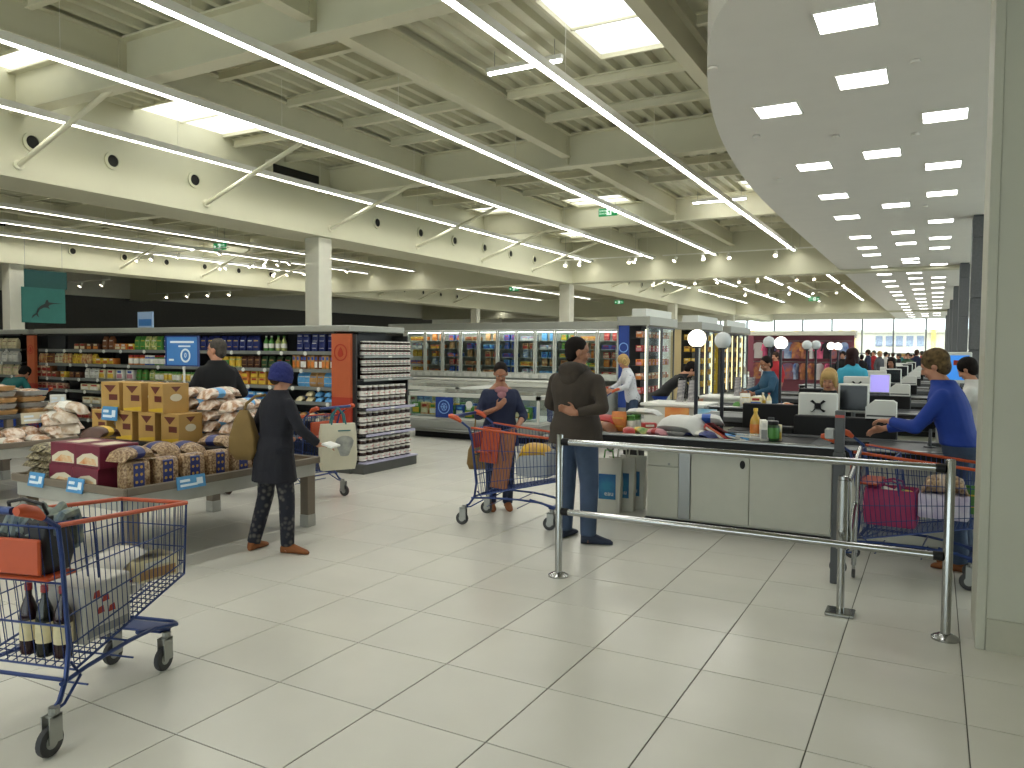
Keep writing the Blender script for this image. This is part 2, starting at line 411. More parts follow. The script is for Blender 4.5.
pr2 = [5.92,7.28,10.06,13.66,16.75,18.48,21.6,22.4,25.4,27.2,29.4,32,34.5,37.5,40,43,46,49,52,55]
pr3 = [8.75,11.03,12.94,15.64,17.9,19.6,23.2,24.6,27.2,29,31.4,34,36.6,39.5,42.4,45.5,48.5,51.5,54.5]
fr = MB(); a = .19; b = .205
fr.box(-b,-a,-b,b,-.006,.03).box(a,b,-b,b,-.006,.03).box(-a,a,-b,-a,-.006,.03).box(-a,a,a,b,-.006,.03)
fme = fr.mesh('frame'); fr.fix(fme); fme.materials.append(pick('housing'))
pm = MB().add([(-a,-a,.0),(-a,a,.0),(a,a,.0),(a,-a,.0)], [(0,1,2,3)]).mesh('diffuser'); pm.materials.append(pick('panel_light'))
names = ('row nearest the roof edge', 'middle row', 'row nearest the dark pillars')
for nm, x, lst in ((names[0],-1.395,pr1),(names[1],-.61,pr2),(names[2],.02,pr3)):
    for k, y in enumerate(lst):
        t = thing('ceiling_downlight', f'square ceiling downlight, {nth(k+1)} from the front in the {nm}', 'light', (x, y, SZ-.004), 0, 'square downlights of the lowered ceiling')
        link('frame', fme, t); link('diffuser', pm, t)
for x, y, w_ in ((-1.66,6.4,'nearest its curved edge'),(-.2,7.0,'nearest the white pillar'),(-.25,9.3,'behind the first right-row downlight'),(-1.75,8.6,'second along the curved edge'),(-1.9,10.9,'third along the curved edge'),(-1.0,9.0,'between the left and middle rows'),(-.2,13.9,'farthest along the right row')):
    tag(MB().lathe([(.001,0),(.035,-.006),(.045,-.03),(.001,-.034)], 14).build('smoke_detector', pick('soffit'), None, True, (x,y,SZ)), f'small pale smoke detector on the lowered ceiling, {w_}', 'detector', 'smoke detectors on the lowered ceiling')

# ------------------------------------------------------------------ light rows
def light_row(x, y0, y1, label, seg=1.55, z=4.56, hang=True):
    t = thing('light_row', label, 'light', (x, y0, z), 0, 'long light rows under the roof')
    L = y1-y0; n = max(1, round(L/seg)); s = L/n
    h = MB().box(-.05,.05,0,L,.025,.075).box(-.05,-.044,0,L,-.014,.025).box(.044,.05,0,L,-.014,.025)
    h.build('housing', pick('housing'), t, fix=False)
    for k in range(n):
        a, b = k*s+.012, (k+1)*s-.012
        MB().add([(-.042,a,.01),(-.042,b,.01),(.042,b,.01),(.042,a,.01)], [(0,1,2,3)]).build('diffuser', pick('tube'), t, fix=False)
    if hang:
        k = 0
        while k*3 < L:
            MB().cyl((0, .2+k*3, .07), (0, .2+k*3, DZ-z+.074), .003, n=5).build('suspension', pick('housing'), t); k += 1
    return t
kx = .88
for x, who in ((-3.6,'nearest the lowered ceiling'),(-5.85,'second from the lowered ceiling'),(-7.8,'third from the lowered ceiling'),(-9.9,'beside the deep white girder')):
    light_row(x, -4.5, 23.35, f'long continuous white light row under the front roof, {who}')
for x, who in ((-3.6,'nearest the lowered ceiling'),(-5.85,'second from the lowered ceiling'),(-7.8,'third from it'),(-9.9,'beside the deep girder')):
    light_row(x, 24.6, 35.0, f'white light row behind the deep cross girder, {who}')
for x, y1, who in ((-16.95,23.3,'nearest the white girder'),(-19.1,23.3,'in the middle of the bay'),(-21.2,23.3,'nearest the second girder')):
    light_row(x, 2.0, y1, f'white light row in the bay beyond the long girder, {who}')
for x, who in ((-13.5,'nearest'),(-17,'middle'),(-20,'outermost')): light_row(x, 24.6, 40, f'white light row far behind the cross girder over the freezers, {who} to the first girder')
for x in (): light_row(x, 8, 40, f'white light row in the outer bay, {"before" if x > -27 else "against"} the dark wall')
for x, who in ((-3.6,'nearest the lowered ceiling'),(-5.85,'second from the lowered ceiling'),(-7.8,'third from it'),(-9.9,'beside the deep girder')):
    light_row(x, 36.4, 47.2, f'white light row above the clothing area, {who}')
    light_row(x, 48.6, 58.6, f'white light row by the far glazing, {who}')
for x, who in ((-13.5,'nearest'),(-17,'middle'),(-20,'outermost')): light_row(x, 48.6, 58.6, f'added white light row at the back of the freezer hall, {who} to the first girder')  # extra rows, added to brighten the dim area behind the freezers
light_row(-27, 44, 58, 'added white light row in the outer bay before the pale back wall')  # extra row, added to lift the brightness of the pale wall
def cross_tube(x0, x1, y, z, label):
    t = thing('tube_light', label, 'light', ((x0+x1)/2, y, z)); w = (x1-x0)/2
    MB().box(-w,w,-.03,.03,.015,.07).build('housing', pick('housing'), t)
    for sx in (-1,1): MB().cyl((sx*w*.8,0,.07),(sx*w*.8,0,DZ-z),.004,n=5).build('suspension', pick('steel'), t)
    MB().box(-w+.02,w-.02,-.022,.022,-.01,.015).build('diffuser', pick('tube'), t)
cross_tube(-4.85, -3.85, 8.15, 5.0, 'single short tube light beside the long row under the near skylight')
cross_tube(-4.9, -3.7, 17.3, 5.0, 'single short tube light below the skylight beside the lowered ceiling edge')

# ------------------------------------------------------------------ pillar at the right, dark pillars
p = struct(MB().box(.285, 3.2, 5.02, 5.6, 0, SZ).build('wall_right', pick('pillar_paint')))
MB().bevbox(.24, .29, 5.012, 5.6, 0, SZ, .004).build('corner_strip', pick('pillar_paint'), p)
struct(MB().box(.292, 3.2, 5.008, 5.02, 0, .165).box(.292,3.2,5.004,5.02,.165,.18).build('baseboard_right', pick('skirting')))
for y in (15.4, 23.3, 31.2, 39.1, 47.0, 54.9):
    NT[0] += 1; c = struct(empty(f'trim_{NT[0]}', (.61, y, 0)))
    zs = (0, .85, 1.72, 2.6, 3.62, 3.97)
    for a, b in zip(zs[:-1], zs[1:]): MB().bevbox(-.115,.115,-.2,.2,a+.006,b-.006,.006).build('cladding_panel', pick('stone_col'), c)
    MB().box(-.1,.1,-.185,.185,0,SZ-.001).build('core', pick('dark_grey'), c)
# ------------------------------------------------------------------ goods: shared meshes, recoloured per object
GOODS = {}
def good(key, mb, slots, smooth=True):
    me = mb.mesh(key); mb.fix(me)
    for i in range(slots): me.materials.append(pick('white_plastic'))
    if smooth:
        me.polygons.foreach_set('use_smooth', [True]*len(me.polygons)); me.set_sharp_from_angle(angle=R(50))
    GOODS[key] = me; return me
def rect_ring(w, d, z, k=2, rnd=.3):
    # rounded rectangle ring of 12 points, front is -y
    a, b = w/2, d/2; r = min(a, b)*rnd; pts = []
    for cx, cy, t0 in ((a-r,-b+r,-90),(a-r,b-r,0),(-a+r,b-r,90),(-a+r,-b+r,180)):
        for q in (0, 45, 90): pts.append((cx+r*math.cos(R(t0+q)), cy+r*math.sin(R(t0+q)), z))
    return pts
def pouch_mb(w, h, d):
    m = MB(); m.loft([rect_ring(w*.9,d*.8,0), rect_ring(w,d,h*.12), rect_ring(w,d,h*.5), rect_ring(w*.97,d*.75,h*.8), rect_ring(w*.98,d*.12,h*.95), rect_ring(w*.98,d*.1,h)])
    m.mi(1).add([(-w*.36,-d*.505,h*.25),(w*.36,-d*.505,h*.25),(w*.36,-d*.43,h*.7),(-w*.36,-d*.43,h*.7)], [(0,1,2,3)])
    return m
def carton_mb(w, h, d):
    m = MB().bevbox(-w/2,w/2,-d/2,d/2,0,h,.004); e = d/2+.0008
    m.mi(1).add([(-w*.42,-e,h*.12),(w*.42,-e,h*.12),(w*.42,-e,h*.55),(-w*.42,-e,h*.55)], [(0,1,2,3)])
    m.mi(2).add([(-w*.3,-e,h*.66),(w*.3,-e,h*.66),(w*.3,-e,h*.88),(-w*.3,-e,h*.88)], [(0,1,2,3)])
    return m
def jar_mb(r, h):
    m = MB().lathe([(r*.9,0),(r,h*.05),(r,h*.74),(r*.8,h*.82)], 14)
    m.mi(1).lathe([(r*1.015,h*.14),(r*1.02,h*.15),(r*1.02,h*.66),(r*1.015,h*.67)], 14)
    m.mi(2).lathe([(r*.88,h*.81),(r*.9,h*.82),(r*.9,h*.99),(r*.85,h)], 14)
    return m
def bottle_mb(r, h):
    m = MB().lathe([(r*.9,0),(r,h*.04),(r,h*.55),(r*.85,h*.66),(r*.36,h*.82),(r*.34,h*.92)], 14)
    m.mi(1).lathe([(r*1.015,h*.2),(r*1.02,h*.21),(r*1.02,h*.48),(r*1.015,h*.49)], 14)
    m.mi(2).lathe([(r*.4,h*.9),(r*.42,h*.91),(r*.42,h*.99),(r*.36,h)], 12)
    return m
def pillow_mb(w, l, h):
    m = MB(); n = 8; rings = []
    for k in range(n+1):
        t = -1+2*k/n; s = max(0, 1-abs(t)**4)**.5; ww = w*(.9+.1*s); hh = h*max(s, .06)
        rings.append([(ww/2*math.cos(R(q))*(1 if abs(math.cos(R(q))) < .8 else 1), t*l/2, hh/2+hh/2*math.sin(R(q))) for q in range(0, 360, 30)])
    m.loft(rings)
    m.mi(1).loft([[(x*1.012, y, (z-h/2)*1.02+h/2+.001) for x, y, z in rings[k]] for k in (3,4,5)], caps=False)
    return m
good('pouch_s', pouch_mb(.11,.17,.07), 2); good('pouch_m', pouch_mb(.15,.2,.09), 2); good('pouch_t', pouch_mb(.12,.22,.08), 2)
good('carton_s', carton_mb(.14,.1,.12), 3); good('carton_m', carton_mb(.17,.16,.1), 3); good('carton_t', carton_mb(.06,.19,.14), 3); good('carton_w', carton_mb(.24,.11,.16), 3)
good('jar_m', jar_mb(.045,.15), 3); good('jar_l', jar_mb(.055,.16), 3); good('bottle_m', bottle_mb(.04,.22), 3)
good('pillow_m', pillow_mb(.2,.3,.1), 2); good('pillow_s', pillow_mb(.12,.2,.07), 2); good('pillow_l', pillow_mb(.26,.42,.13), 2)
PAL = {'navy':'1F2A66','blue':'2A56A8','sky':'5FA3D6','white':'E4E1D6','cream':'DCCFA6','yellow':'D9B33A','orange':'CF7A33','red':'A82E2A','brown':'7A4A2A','dkbrown':'4A2A1C','green':'4E8A3C','dkgreen':'2F4A2A','pink':'C98A92','purple':'5A3A78','maroon':'6E1F33','tan':'B58A56','teal':'2E7F86','grey':'8E8E8A','black':'1C1C1E','gold':'B98F3A'}
for k, c in PAL.items(): mat('p_'+k, c, .42, var=.13, vscale=18, rand=30)
mat('p_mix_warm', 'B5542E', .4, col2='E3C98A', vscale=22, rand=50); mat('p_mix_cool', '2F62A8', .4, col2='DADFDF', vscale=20, rand=50)
mat('p_mix_green', '4F8A3A', .4, col2='E0D58A', vscale=22, rand=50); mat('p_mix_red', '9C2B28', .4, col2='E2C7A6', vscale=20, rand=50)
mat('p_cookie', '6A4A2C', .35, col2='B59A76', vscale=58, rand=50, sharp=(.36,.66), bump=.6, bscale=40); mat('p_bun', 'A87B55', .35, col2='E2D2C2', vscale=22, rand=50, sharp=(.36,.6), bump=.5, bscale=24)
mat('p_film', 'D9D2C4', .25, col2='A98A6A', vscale=12, rand=50); mat('p_nut', '3E3420', .35, col2='A89C7C', vscale=34, rand=50, sharp=(.4,.66), bump=.5, bscale=30)
mat('p_stars', '1E2C78', .4, col2='C9A24A', vscale=20, tex='voronoi', sharp=(.16,.13)); mat('p_choc', '33190F', .35)
def P_(k): return MATS['p_'+k]
NGOOD = [0]
def put(mesh, mats, loc, rz, name, label, cat, group=None, rx=0, ry=0, s=1):
    o = link(name, GOODS[mesh] if isinstance(mesh, str) else mesh, None, loc); o.rotation_euler = (rx, ry, rz)
    if s != 1: o.scale = (s, s, s) if not isinstance(s, tuple) else s
    recolor(o, [P_(m) if isinstance(m, str) else m for m in mats]); NGOOD[0] += 1
    return tag(o, label, cat, group or label)
def run(mesh, mats, x0, x1, y, z, pitch, name, label, cat='package', rows=1, rh=.1, jit=.004, ins=0):
    n = max(1, int((x1-x0+.001)/pitch))
    for r in range(rows):
        for k in range(n):
            if r and rows > 1 and random.random() < .12: continue
            ms = mats[(k//2) % len(mats)] if isinstance(mats[0], (tuple, list)) else mats
            lab = label + (f', {nth(k+1)} from left' if n > 1 else '') + ((', lower layer',', upper layer')[r] if rows == 2 else '')
            put(mesh, ms, (x0+(k+.5)*(x1-x0)/n+random.uniform(-jit,jit), y+random.uniform(-.015,.01), z+r*rh), random.uniform(-.06,.06), name, lab, cat, label)

# ------------------------------------------------------------------ long gondola
mat('shelf_dark', '2A2A2A', .5); mat('shelf_edge', '8A8D88', .35, .4); mat('canopy', '92938A', .4, var=.02); mat('orange_panel', 'B95C36', .5, var=.03); mat('red_panel', 'A8341F', .5, var=.03)
mat('lilac_edge', 'A9A6BE', .4); mat('plinth', '4A4B48', .5)
GY = 7.97
GSH = (1.63, 1.385, 1.14, .935, .71, .45)
def gondola(x0, x1, y, label, shelves=GSH, depth=.5, bay=1.33, top=1.9, edgec='shelf_edge'):
    g = thing('gondola_shelf', label, 'shelf', ((x0+x1)/2, y, 0)); w = (x1-x0)/2
    MB().box(-w,w,depth,depth+.08,.12,top).build('back_panel', pick('shelf_dark'), g)
    MB().box(-w,w,-.02,depth+.62,0,.14).build('base', pick('plinth'), g)
    MB().box(-w,w,depth+.08,depth+.6,.14,top).build('rear_unit', pick('shelf_dark'), g)
    MB().bevbox(-w-.05,w+.3,-.06,depth+.66,top,top+.085,.01).build('canopy', pick('canopy'), g)
    MB().box(-w,w,-.03,.02,top-.03,top).build('light_strip', pick('shelf_dark'), g)
    for zz in shelves:
        s = MB().box(-w,w,.0,depth,zz-.025,zz).build('shelf', pick('shelf_dark'), g)
        MB().box(-w,w,-.014,-.001,zz-.045,zz+.004).build('edge_strip', pick(edgec), s)
        x = -w+.25
        while x < w-.1:
            MB().cyl((x,-.026,zz-.028),(x,-.014,zz-.028),.03,n=10).cyl((x,-.029,zz-.028),(x,-.026,zz-.028),.021,n=10).build('price_tag', pick('white_plastic'), s); x += random.uniform(.42,.75)
    n = int((x1-x0)/bay)
    for k in range(n+1):
        x = -w+(x1-x0)*k/n
        MB().box(x-.012,x+.012,depth-.03,depth,.12,top).build('upright', pick('shelf_dark'), g)
    return g
g1 = gondola(-14.02, -7.12, GY, 'long dark grocery gondola with grey canopy facing the biscuit tables')
# orange end panels with the drop emblem
def drop_emblem(parent, loc, s, m):
    n = 18; ring = MB().lathe([(s*.86,0),(s,0),(s,.004),(s*.86,.004)], 28).xf(Matrix.Rotation(R(90),4,'X'))
    ring.build('emblem_ring', m, parent, loc=loc)
    pts = []
    for k in range(n):
        t = 2*math.pi*k/n; r = s*.42
        pts.append((r*math.sin(t)*(1 if math.cos(t) < 0 else (1-.55*math.cos(t))), r*math.cos(t)*(1 if math.cos(t) < 0 else 1.7)-s*.12))
    MB().prism(pts, -.004, 0, 'y').build('emblem_drop', m, parent, loc=loc)
for x0, x1, lab in ((-7.12,-6.8,'right'), (-14.28,-14.05,'left')):
    q = 'tall orange end panel with a drop emblem beside the jar display' if lab == 'right' else 'tall orange end panel at the far left end of the long gondola'
    e = thing('end_panel', q, 'panel', ((x0+x1)/2, GY-.05, 0)); w = (x1-x0)/2
    MB().box(-w,w,-.02,.03,1.02,1.87).build('upper_panel', pick('orange_panel'), e); MB().box(-w,w,-.02,.03,.2,1.02).build('lower_panel', pick('red_panel'), e)
    MB().box(-w,w,-.015,.03,0,.2).build('plinth', pick('plinth'), e)
    drop_emblem(e, (0,-.022,1.62), min(w*.72,.115), pick('red_panel'))
# shelf fillings (left to right along each shelf; positions measured at the shelf front)
def G(px): return gx(px, GY+.1)
Yg = GY+.1
z1, z2, z3, z4, z5, z6 = GSH
run('carton_s', [('brown','cream','red'),('dkbrown','orange','cream')], G(76), G(103), Yg, z1, .16, 'biscuit_pack', 'low brown biscuit pack on the top gondola shelf', rows=1)
run('pouch_t', [('brown','white')], G(104), G(117), Yg, z1, .13, 'snack_pouch', 'brown snack pouch on the top gondola shelf')
run('carton_s', [('orange','cream','white'),('yellow','red','white')], G(117), G(137), Yg, z1, .15, 'biscuit_pack', 'orange biscuit pack on the top gondola shelf', rows=1)
run('pouch_t', [('green','yellow'),('mix_green','white')], G(137), G(164), Yg, z1, .125, 'snack_pouch', 'bright green pouch on the top gondola shelf')
run('pouch_t', [('navy','white'),('navy','yellow')], G(166), G(262), Yg, z1, .14, 'snack_pouch', 'navy bag with pale print on the top gondola shelf')
run('bottle_m', [('green','white','white'),('mix_green','white','green')], G(263), G(288), Yg, z1, .1, 'squeeze_bottle', 'green and white bottle on the top gondola shelf', 'bottle')
run('pouch_s', [('navy','white')], G(297), G(336), Yg, z1, .13, 'snack_pouch', 'short navy bag by the orange panel, top shelf', rows=2, rh=.1)
run('pouch_s', [('mix_warm','yellow'),('brown','yellow'),('cream','red')], G(40), G(72), Yg, z2, .12, 'snack_pouch', 'mixed brown and yellow pouch on the second gondola shelf')
run('pouch_s', [('yellow','red'),('mix_warm','cream')], G(73), G(98), Yg, z2, .12, 'snack_pouch', 'yellow and red pouch on the second gondola shelf')
run('carton_s', [('yellow','orange','white'),('orange','yellow','white')], G(98), G(118), Yg, z2, .15, 'biscuit_pack', 'yellow biscuit pack on the second gondola shelf', rows=1)
run('jar_l', [('orange','white','red')], G(130), G(146), Yg, z2, .115, 'sauce_jar', 'orange jar with white label on the second gondola shelf', 'jar')
run('jar_l', [('blue','white','white'),('green','white','red')], G(146), G(170), Yg, z2, .115, 'sauce_jar', 'blue or green jar with white label on the second gondola shelf', 'jar')
run('jar_l', [('mix_red','white','green')], G(170), G(186), Yg, z2, .115, 'sauce_jar', 'red speckled jar behind the promotional sign', 'jar')
run('jar_l', [('yellow','green','yellow'),('mix_green','yellow','yellow')], G(219), G(243), Yg, z2, .115, 'sauce_jar', 'yellow and green jar on the second gondola shelf', 'jar')
run('pouch_s', [('dkbrown','tan')], G(243), G(262), Yg, z2, .13, 'snack_pouch', 'dark brown pouch on the second gondola shelf')
run('pouch_s', [('dkgreen','tan'),('dkgreen','red')], G(262), G(293), Yg, z2, .13, 'snack_pouch', 'dark green pouch on the second gondola shelf')
run('carton_t', [('tan','orange','blue'),('brown','white','blue')], G(296), G(337), Yg, z2, .066, 'biscuit_stick', 'upright tan biscuit packet on the second gondola shelf')
run('carton_s', [('mix_red','red','cream'),('brown','red','cream')], G(40), G(60), Yg, z3, .15, 'biscuit_pack', 'red brown pack on the third gondola shelf', rows=2, rh=.1)
run('carton_s', [('yellow','orange','white')], G(61), G(70), Yg, z3, .15, 'biscuit_pack', 'single yellow pack on the third gondola shelf')
run('carton_s', [('dkbrown','brown','tan')], G(71), G(84), Yg, z3, .15, 'biscuit_pack', 'dark brown pack on the third gondola shelf')
run('pouch_s', [('white','grey')], G(86), G(100), Yg, z3, .13, 'snack_pouch', 'pale white pouch on the third gondola shelf')
run('carton_m', [('cream','yellow','red'),('white','pink','yellow')], G(100), G(118), Yg, z3, .18, 'biscuit_box', 'cream box on the third gondola shelf', 'box')
run('carton_m', [('white','pink','blue')], G(118), G(136), Yg, z3, .18, 'biscuit_box', 'white and pink box on the third gondola shelf', 'box')
run('pouch_s', [('green','red'),('mix_green','white')], G(137), G(156), Yg, z3, .12, 'snack_pouch', 'green pouch on the third gondola shelf')
run('jar_m', [('mix_green','white','green'),('cream','yellow','green')], G(156), G(196), Yg, z3, .1, 'sauce_jar', 'pale green jar on the third gondola shelf beneath the sign', 'jar')
run('carton_s', [('orange','yellow','brown'),('gold','yellow','red')], G(236), G(278), Yg, z3, .15, 'biscuit_pack', 'orange and gold pack on the third gondola shelf', rows=2, rh=.1)
run('pouch_m', [('sky','white'),('tan','sky'),('sky','cream')], G(300), G(338), Yg, z3, .115, 'snack_pouch', 'light blue upright bag on the third gondola shelf')
run('carton_s', [('mix_red','red','brown')], G(40), G(66), Yg, z4, .15, 'biscuit_pack', 'red brown pack on the fourth gondola shelf')
run('carton_w', [('cream','white','red')], G(84), G(113), Yg, z4, .25, 'toast_pack', 'cream toast pack with red mark on the fourth gondola shelf')
run('pouch_s', [('cream','red'),('mix_warm','white')], G(118), G(186), Yg, z4, .14, 'snack_pouch', 'cream and red pouch on the fourth gondola shelf')
run('pouch_s', [('blue','yellow'),('yellow','blue')], G(237), G(250), Yg, z4, .13, 'snack_pouch', 'blue and yellow pouch on the fourth gondola shelf')
run('carton_s', [('sky','blue','white'),('blue','white','sky')], G(250), G(276), Yg, z4, .15, 'biscuit_pack', 'blue pack on the fourth gondola shelf', rows=1)
run('pillow_s', [('cream','blue'),('sky','cream')], G(299), G(337), Yg, z4, .15, 'bread_pack', 'blue and cream bread pack on the fourth gondola shelf', rows=2, rh=.075)
run('carton_w', [('cream','white','tan')], G(86), G(114), Yg, z5, .25, 'toast_pack', 'cream toast pack on the fifth gondola shelf')
run('carton_w', [('cream','tan','red')], G(120), G(186), Yg, z5, .27, 'toast_pack', 'cream toast pack behind the stacked cartons')
run('pillow_s', [('tan','sky'),('cream','blue')], G(225), G(338), Yg, z5, .17, 'bread_pack', 'tan bread pack on the fifth gondola shelf', rows=1)
run('carton_s', [('mix_red','red','cream')], G(78), G(100), Yg, z6, .16, 'biscuit_pack', 'red pack on the lowest gondola shelf', rows=2, rh=.1)
run('carton_w', [('yellow','orange','white')], G(101), G(120), Yg, z6, .26, 'toast_pack', 'yellow pack on the lowest gondola shelf')

# second gondola, cut by the left picture edge
g2 = gondola(-19.2, -14.75, GY+.1, 'dark gondola with packets at the far left edge behind the trays')
for zz, ms, what in ((z1,('cream','brown'),'top'),(z2,('white','grey'),'second'),(z3,('cream','pink'),'third')):
    run('pouch_m', [ms], -17.0, -15.0, GY+.2, zz, .17, 'snack_pouch', f'pale bag on the {what} shelf of the far left gondola')

# topper sign and far banner
mat('sign_blue', '3F78B8', .45, var=.06, vscale=5); mat('sign_text', 'DDE6EE', .5); mat('sign_navy', '223A78', .5); mat('sign_pale', '9DB6D6', .5)
t = thing('topper_sign', 'small pale blue sign standing on top of the long gondola', 'sign', (gx(146,8.2), 8.2, 1.985))
MB().box(-.19,.19,-.01,.01,.0,.27).build('board', pick('sign_pale'), t); MB().box(-.16,.16,-.012,-.01,.04,.15).build('print', pick('sign_blue'), t)
MB().box(-.1,.1,-.05,.05,-.0,.012).build('foot', pick('grey_plastic'), t)
mat('teal_banner', '2E6E66', .7, var=.08, vscale=3); mat('teal_dark', '1E4F4C', .7, var=.05); mat('fish_grey', '1E2624', .6)
b = thing('fish_banner', 'teal hanging banner with a dark swordfish above the left aisle', 'banner', (-21.35, 12.3, 2.32))
MB().box(-.02,.02,-.6,.56,0,.95).build('lower_cloth', pick('teal_banner'), b); MB().box(-.02,.02,-.52,.62,.95,1.42).build('upper_cloth', pick('teal_dark'), b)
fish = [(-.36,.12),(-.33,.2),(-.24,.26),(-.2,.38),(-.12,.46),(0,.53),(.03,.62),(.08,.64),(.1,.57),(.2,.56),(.5,.55),(.22,.53),(.13,.5),(.09,.46),(.13,.38),(.06,.42),(-.03,.42),(-.14,.36),(-.2,.26),(-.17,.14),(-.24,.22),(-.3,.17)]
fm = MB(); fm.prism([(y, z) for y, z in fish], .021, .024, 'x'); fm.build('swordfish', pick('fish_grey'), b)
MB().cyl((0,-.5,1.42),(0,-.5,2.4),.006,n=5).cyl((0,.5,1.42),(0,.5,2.4),.006,n=5).build('wire', pick('steel'), b)

# ------------------------------------------------------------------ jar end display
EX = -6.74
jd = thing('jar_display', 'end shelf stacked with white-lidded brown spread jars', 'shelf', (EX, 8.53, 0))
MB().box(-.32,-.27,-.56,.56,.1,1.86).build('back_panel', pick('shelf_dark'), jd)
MB().bevbox(-.32,.14,-.59,.6,0,.13,.008).build('base', pick('plinth'), jd)
MB().bevbox(.02,.16,-.56,.6,.13,.15,.004).build('base_edge', pick('lilac_edge'), jd)
for s in (-1, 1): MB().box(-.32,-.0,s*.565-.012,s*.565+.012,.1,1.86).build('side_panel', pick('shelf_dark'), jd)
JS = ((1.575,'shelf_edge',.06,2),(1.26,'shelf_edge',.06,3),(.865,'lilac_edge',.1,2),(.515,'lilac_edge',.1,2),(.15,None,.1,2))
for zz, ec, ext, _ in JS[:4]:
    s = MB().box(-.27,ext,-.55,.55,zz-.02,zz).build('shelf', pick('shelf_dark'), jd)
    MB().bevbox(ext,ext+.012,-.5,.6,zz-.028,zz+.006,.003).build('edge_strip', pick(ec), s)
    MB().box(ext+.012,ext+.016,.02,.1,zz-.02,zz+.0).build('price_tag', pick('white_plastic'), s)
mat('spread', '2B130B', .25); mat('jar_label', 'DEDAD2', .45); mat('jar_lid', 'D6D3CA', .4)
def spread_jar(r, h):
    m = MB().lathe([(r*.82,0),(r,h*.08),(r*1.0,h*.3),(r*.9,h*.55),(r*.98,h*.75),(r*.85,h*.83)], 14)
    return m
mat('print_red', 'B3262C', .5); mat('print_black', '1A1A1A', .5)
n_me = text_mesh('n', .03, .0006); n_me.materials.clear(); n_me.materials.append(pick('print_black'))
u_me = text_mesh('utella', .03, .0006); u_me.materials.clear(); u_me.materials.append(pick('print_red'))
def jar_kind(r, h):
    root = thing('spread_jar', 'x', 'jar')
    b_ = spread_jar(r, h).build('glass_body', pick('spread'), root, True)
    MB().lathe([(r*.94,h*.1),(r*1.03,h*.1+.001),(r*1.03,h*.53),(r*.94,h*.53)], 14).build('paper_label', pick('jar_label'), root, True)
    MB().lathe([(r*.88,h*.83),(r*.92,h*.84),(r*.92,h*.98),(r*.86,h)], 14).build('lid', pick('jar_lid'), root, True)
    s = r/.045
    a = link('lettering', n_me, root, (r*1.035, -.03*s, h*.33)); a.rotation_euler = (R(90),0,R(90)); a.scale = (s*.8,)*3
    a = link('lettering', u_me, root, (r*1.035, .008*s, h*.33)); a.rotation_euler = (R(90),0,R(90)); a.scale = (s*.7,)*3
    return root
JL = jar_kind(.055, .155); JS_ = jar_kind(.043, .1)
first = {id(JL): True, id(JS_): True}
def jar_at(proto, loc, label, group):
    if first[id(proto)]: first[id(proto)] = False; proto.location = loc; proto['label'] = label; proto['group'] = group; return
    copy_tree(proto, loc, 0, label, group)
ordn = ('lowest', 'second lowest', 'middle', 'second highest', 'top')
for si, (zz, ec, ext, rows) in enumerate(JS):
    small = zz > 1.2; h_ = .102 if small else .158; pit = .09 if small else .122; pr_ = JS_ if small else JL
    n = 12 if small else (8 if si == 2 else 9)
    for r_ in range(rows):
        lab = f'spread jar, {("bottom","second","upper")[r_]} layer, {ordn[4-si]} jar shelf'
        for k in range(n):
            jar_at(pr_, (EX+ext-.07+random.uniform(-.006,.006), 8.53-.48+k*pit+(.06 if si in (0,1,2) and small else 0), zz+r_*h_), lab+f', {nth(k+1)} from the front', lab)
        if not small:
            for k in range(2): jar_at(pr_, (EX-.08-.12*k, 8.53-.48, zz+r_*h_), lab+f', facing the aisle, {("first","second")[k]}', lab)

# ------------------------------------------------------------------ freezers
FY = 18.5
mat('frz_frame', 'C6C8C0', .4); mat('frz_white', 'C9CAC2', .4); mat('frz_body', '8E908B', .45); mat('frz_blue', '1C3A86', .45); mat('emblem_blue', '7FA8E0', .5); mat('cool_light', 'FFFFFF', .4, emit='FFF6DC', es=1.4); mat('warm_light', 'FFFFFF', .4, emit='FFE2A0', es=1.8)
DX = [gx(v, FY) for v in (407,425.7,443,461,479,498,516.5,535.5,555,576,597.5,619)]
fw = thing('freezer_wall', 'long freezer wall with eleven glass doors above an open chest', 'freezer', (0, FY, 0))
MB().box(DX[0]-.6,DX[-1],.62,.7,0,2.3).build('back_panel', pick('frz_white'), fw)
MB().bevbox(DX[0]-.6,DX[-1],-.12,.75,2.22,2.42,.01).build('canopy', pick('canopy'), fw)
MB().box(DX[0]-.6,DX[-1],-.02,.62,.95,1.0).build('ledge', pick('frz_white'), fw)
SHZ = (1.0, 1.24, 1.47, 1.7, 1.93)
SHW = ('bottom','second','middle','fourth','top')
for zz in SHZ[1:]: MB().box(DX[0],DX[-1],.12,.62,zz-.012,zz).build('shelf', pick('frz_white'), fw)
MB().box(DX[0],DX[-1],.03,.09,2.15,2.18).build('light_tube', mat('frz_light','FFFFFF',.4,emit='FFFFFA',es=9.0), fw)
for k in range(len(DX)-1):
    a, b = DX[k], DX[k+1]
    d = MB().box(a+.01,a+.05,-.04,0,1.02,2.2).box(b-.05,b-.01,-.04,0,1.02,2.2).box(a+.05,b-.05,-.04,0,2.16,2.2).box(a+.05,b-.05,-.04,0,1.02,1.06).build('door', pick('frz_frame'), fw)
    MB().box(a+.05,b-.05,-.024,-.018,1.06,2.16).build('pane', pick('glass'), d)
    MB().box(b-.075,b-.06,-.07,-.04,1.4,1.8).build('handle', pick('steel'), d)
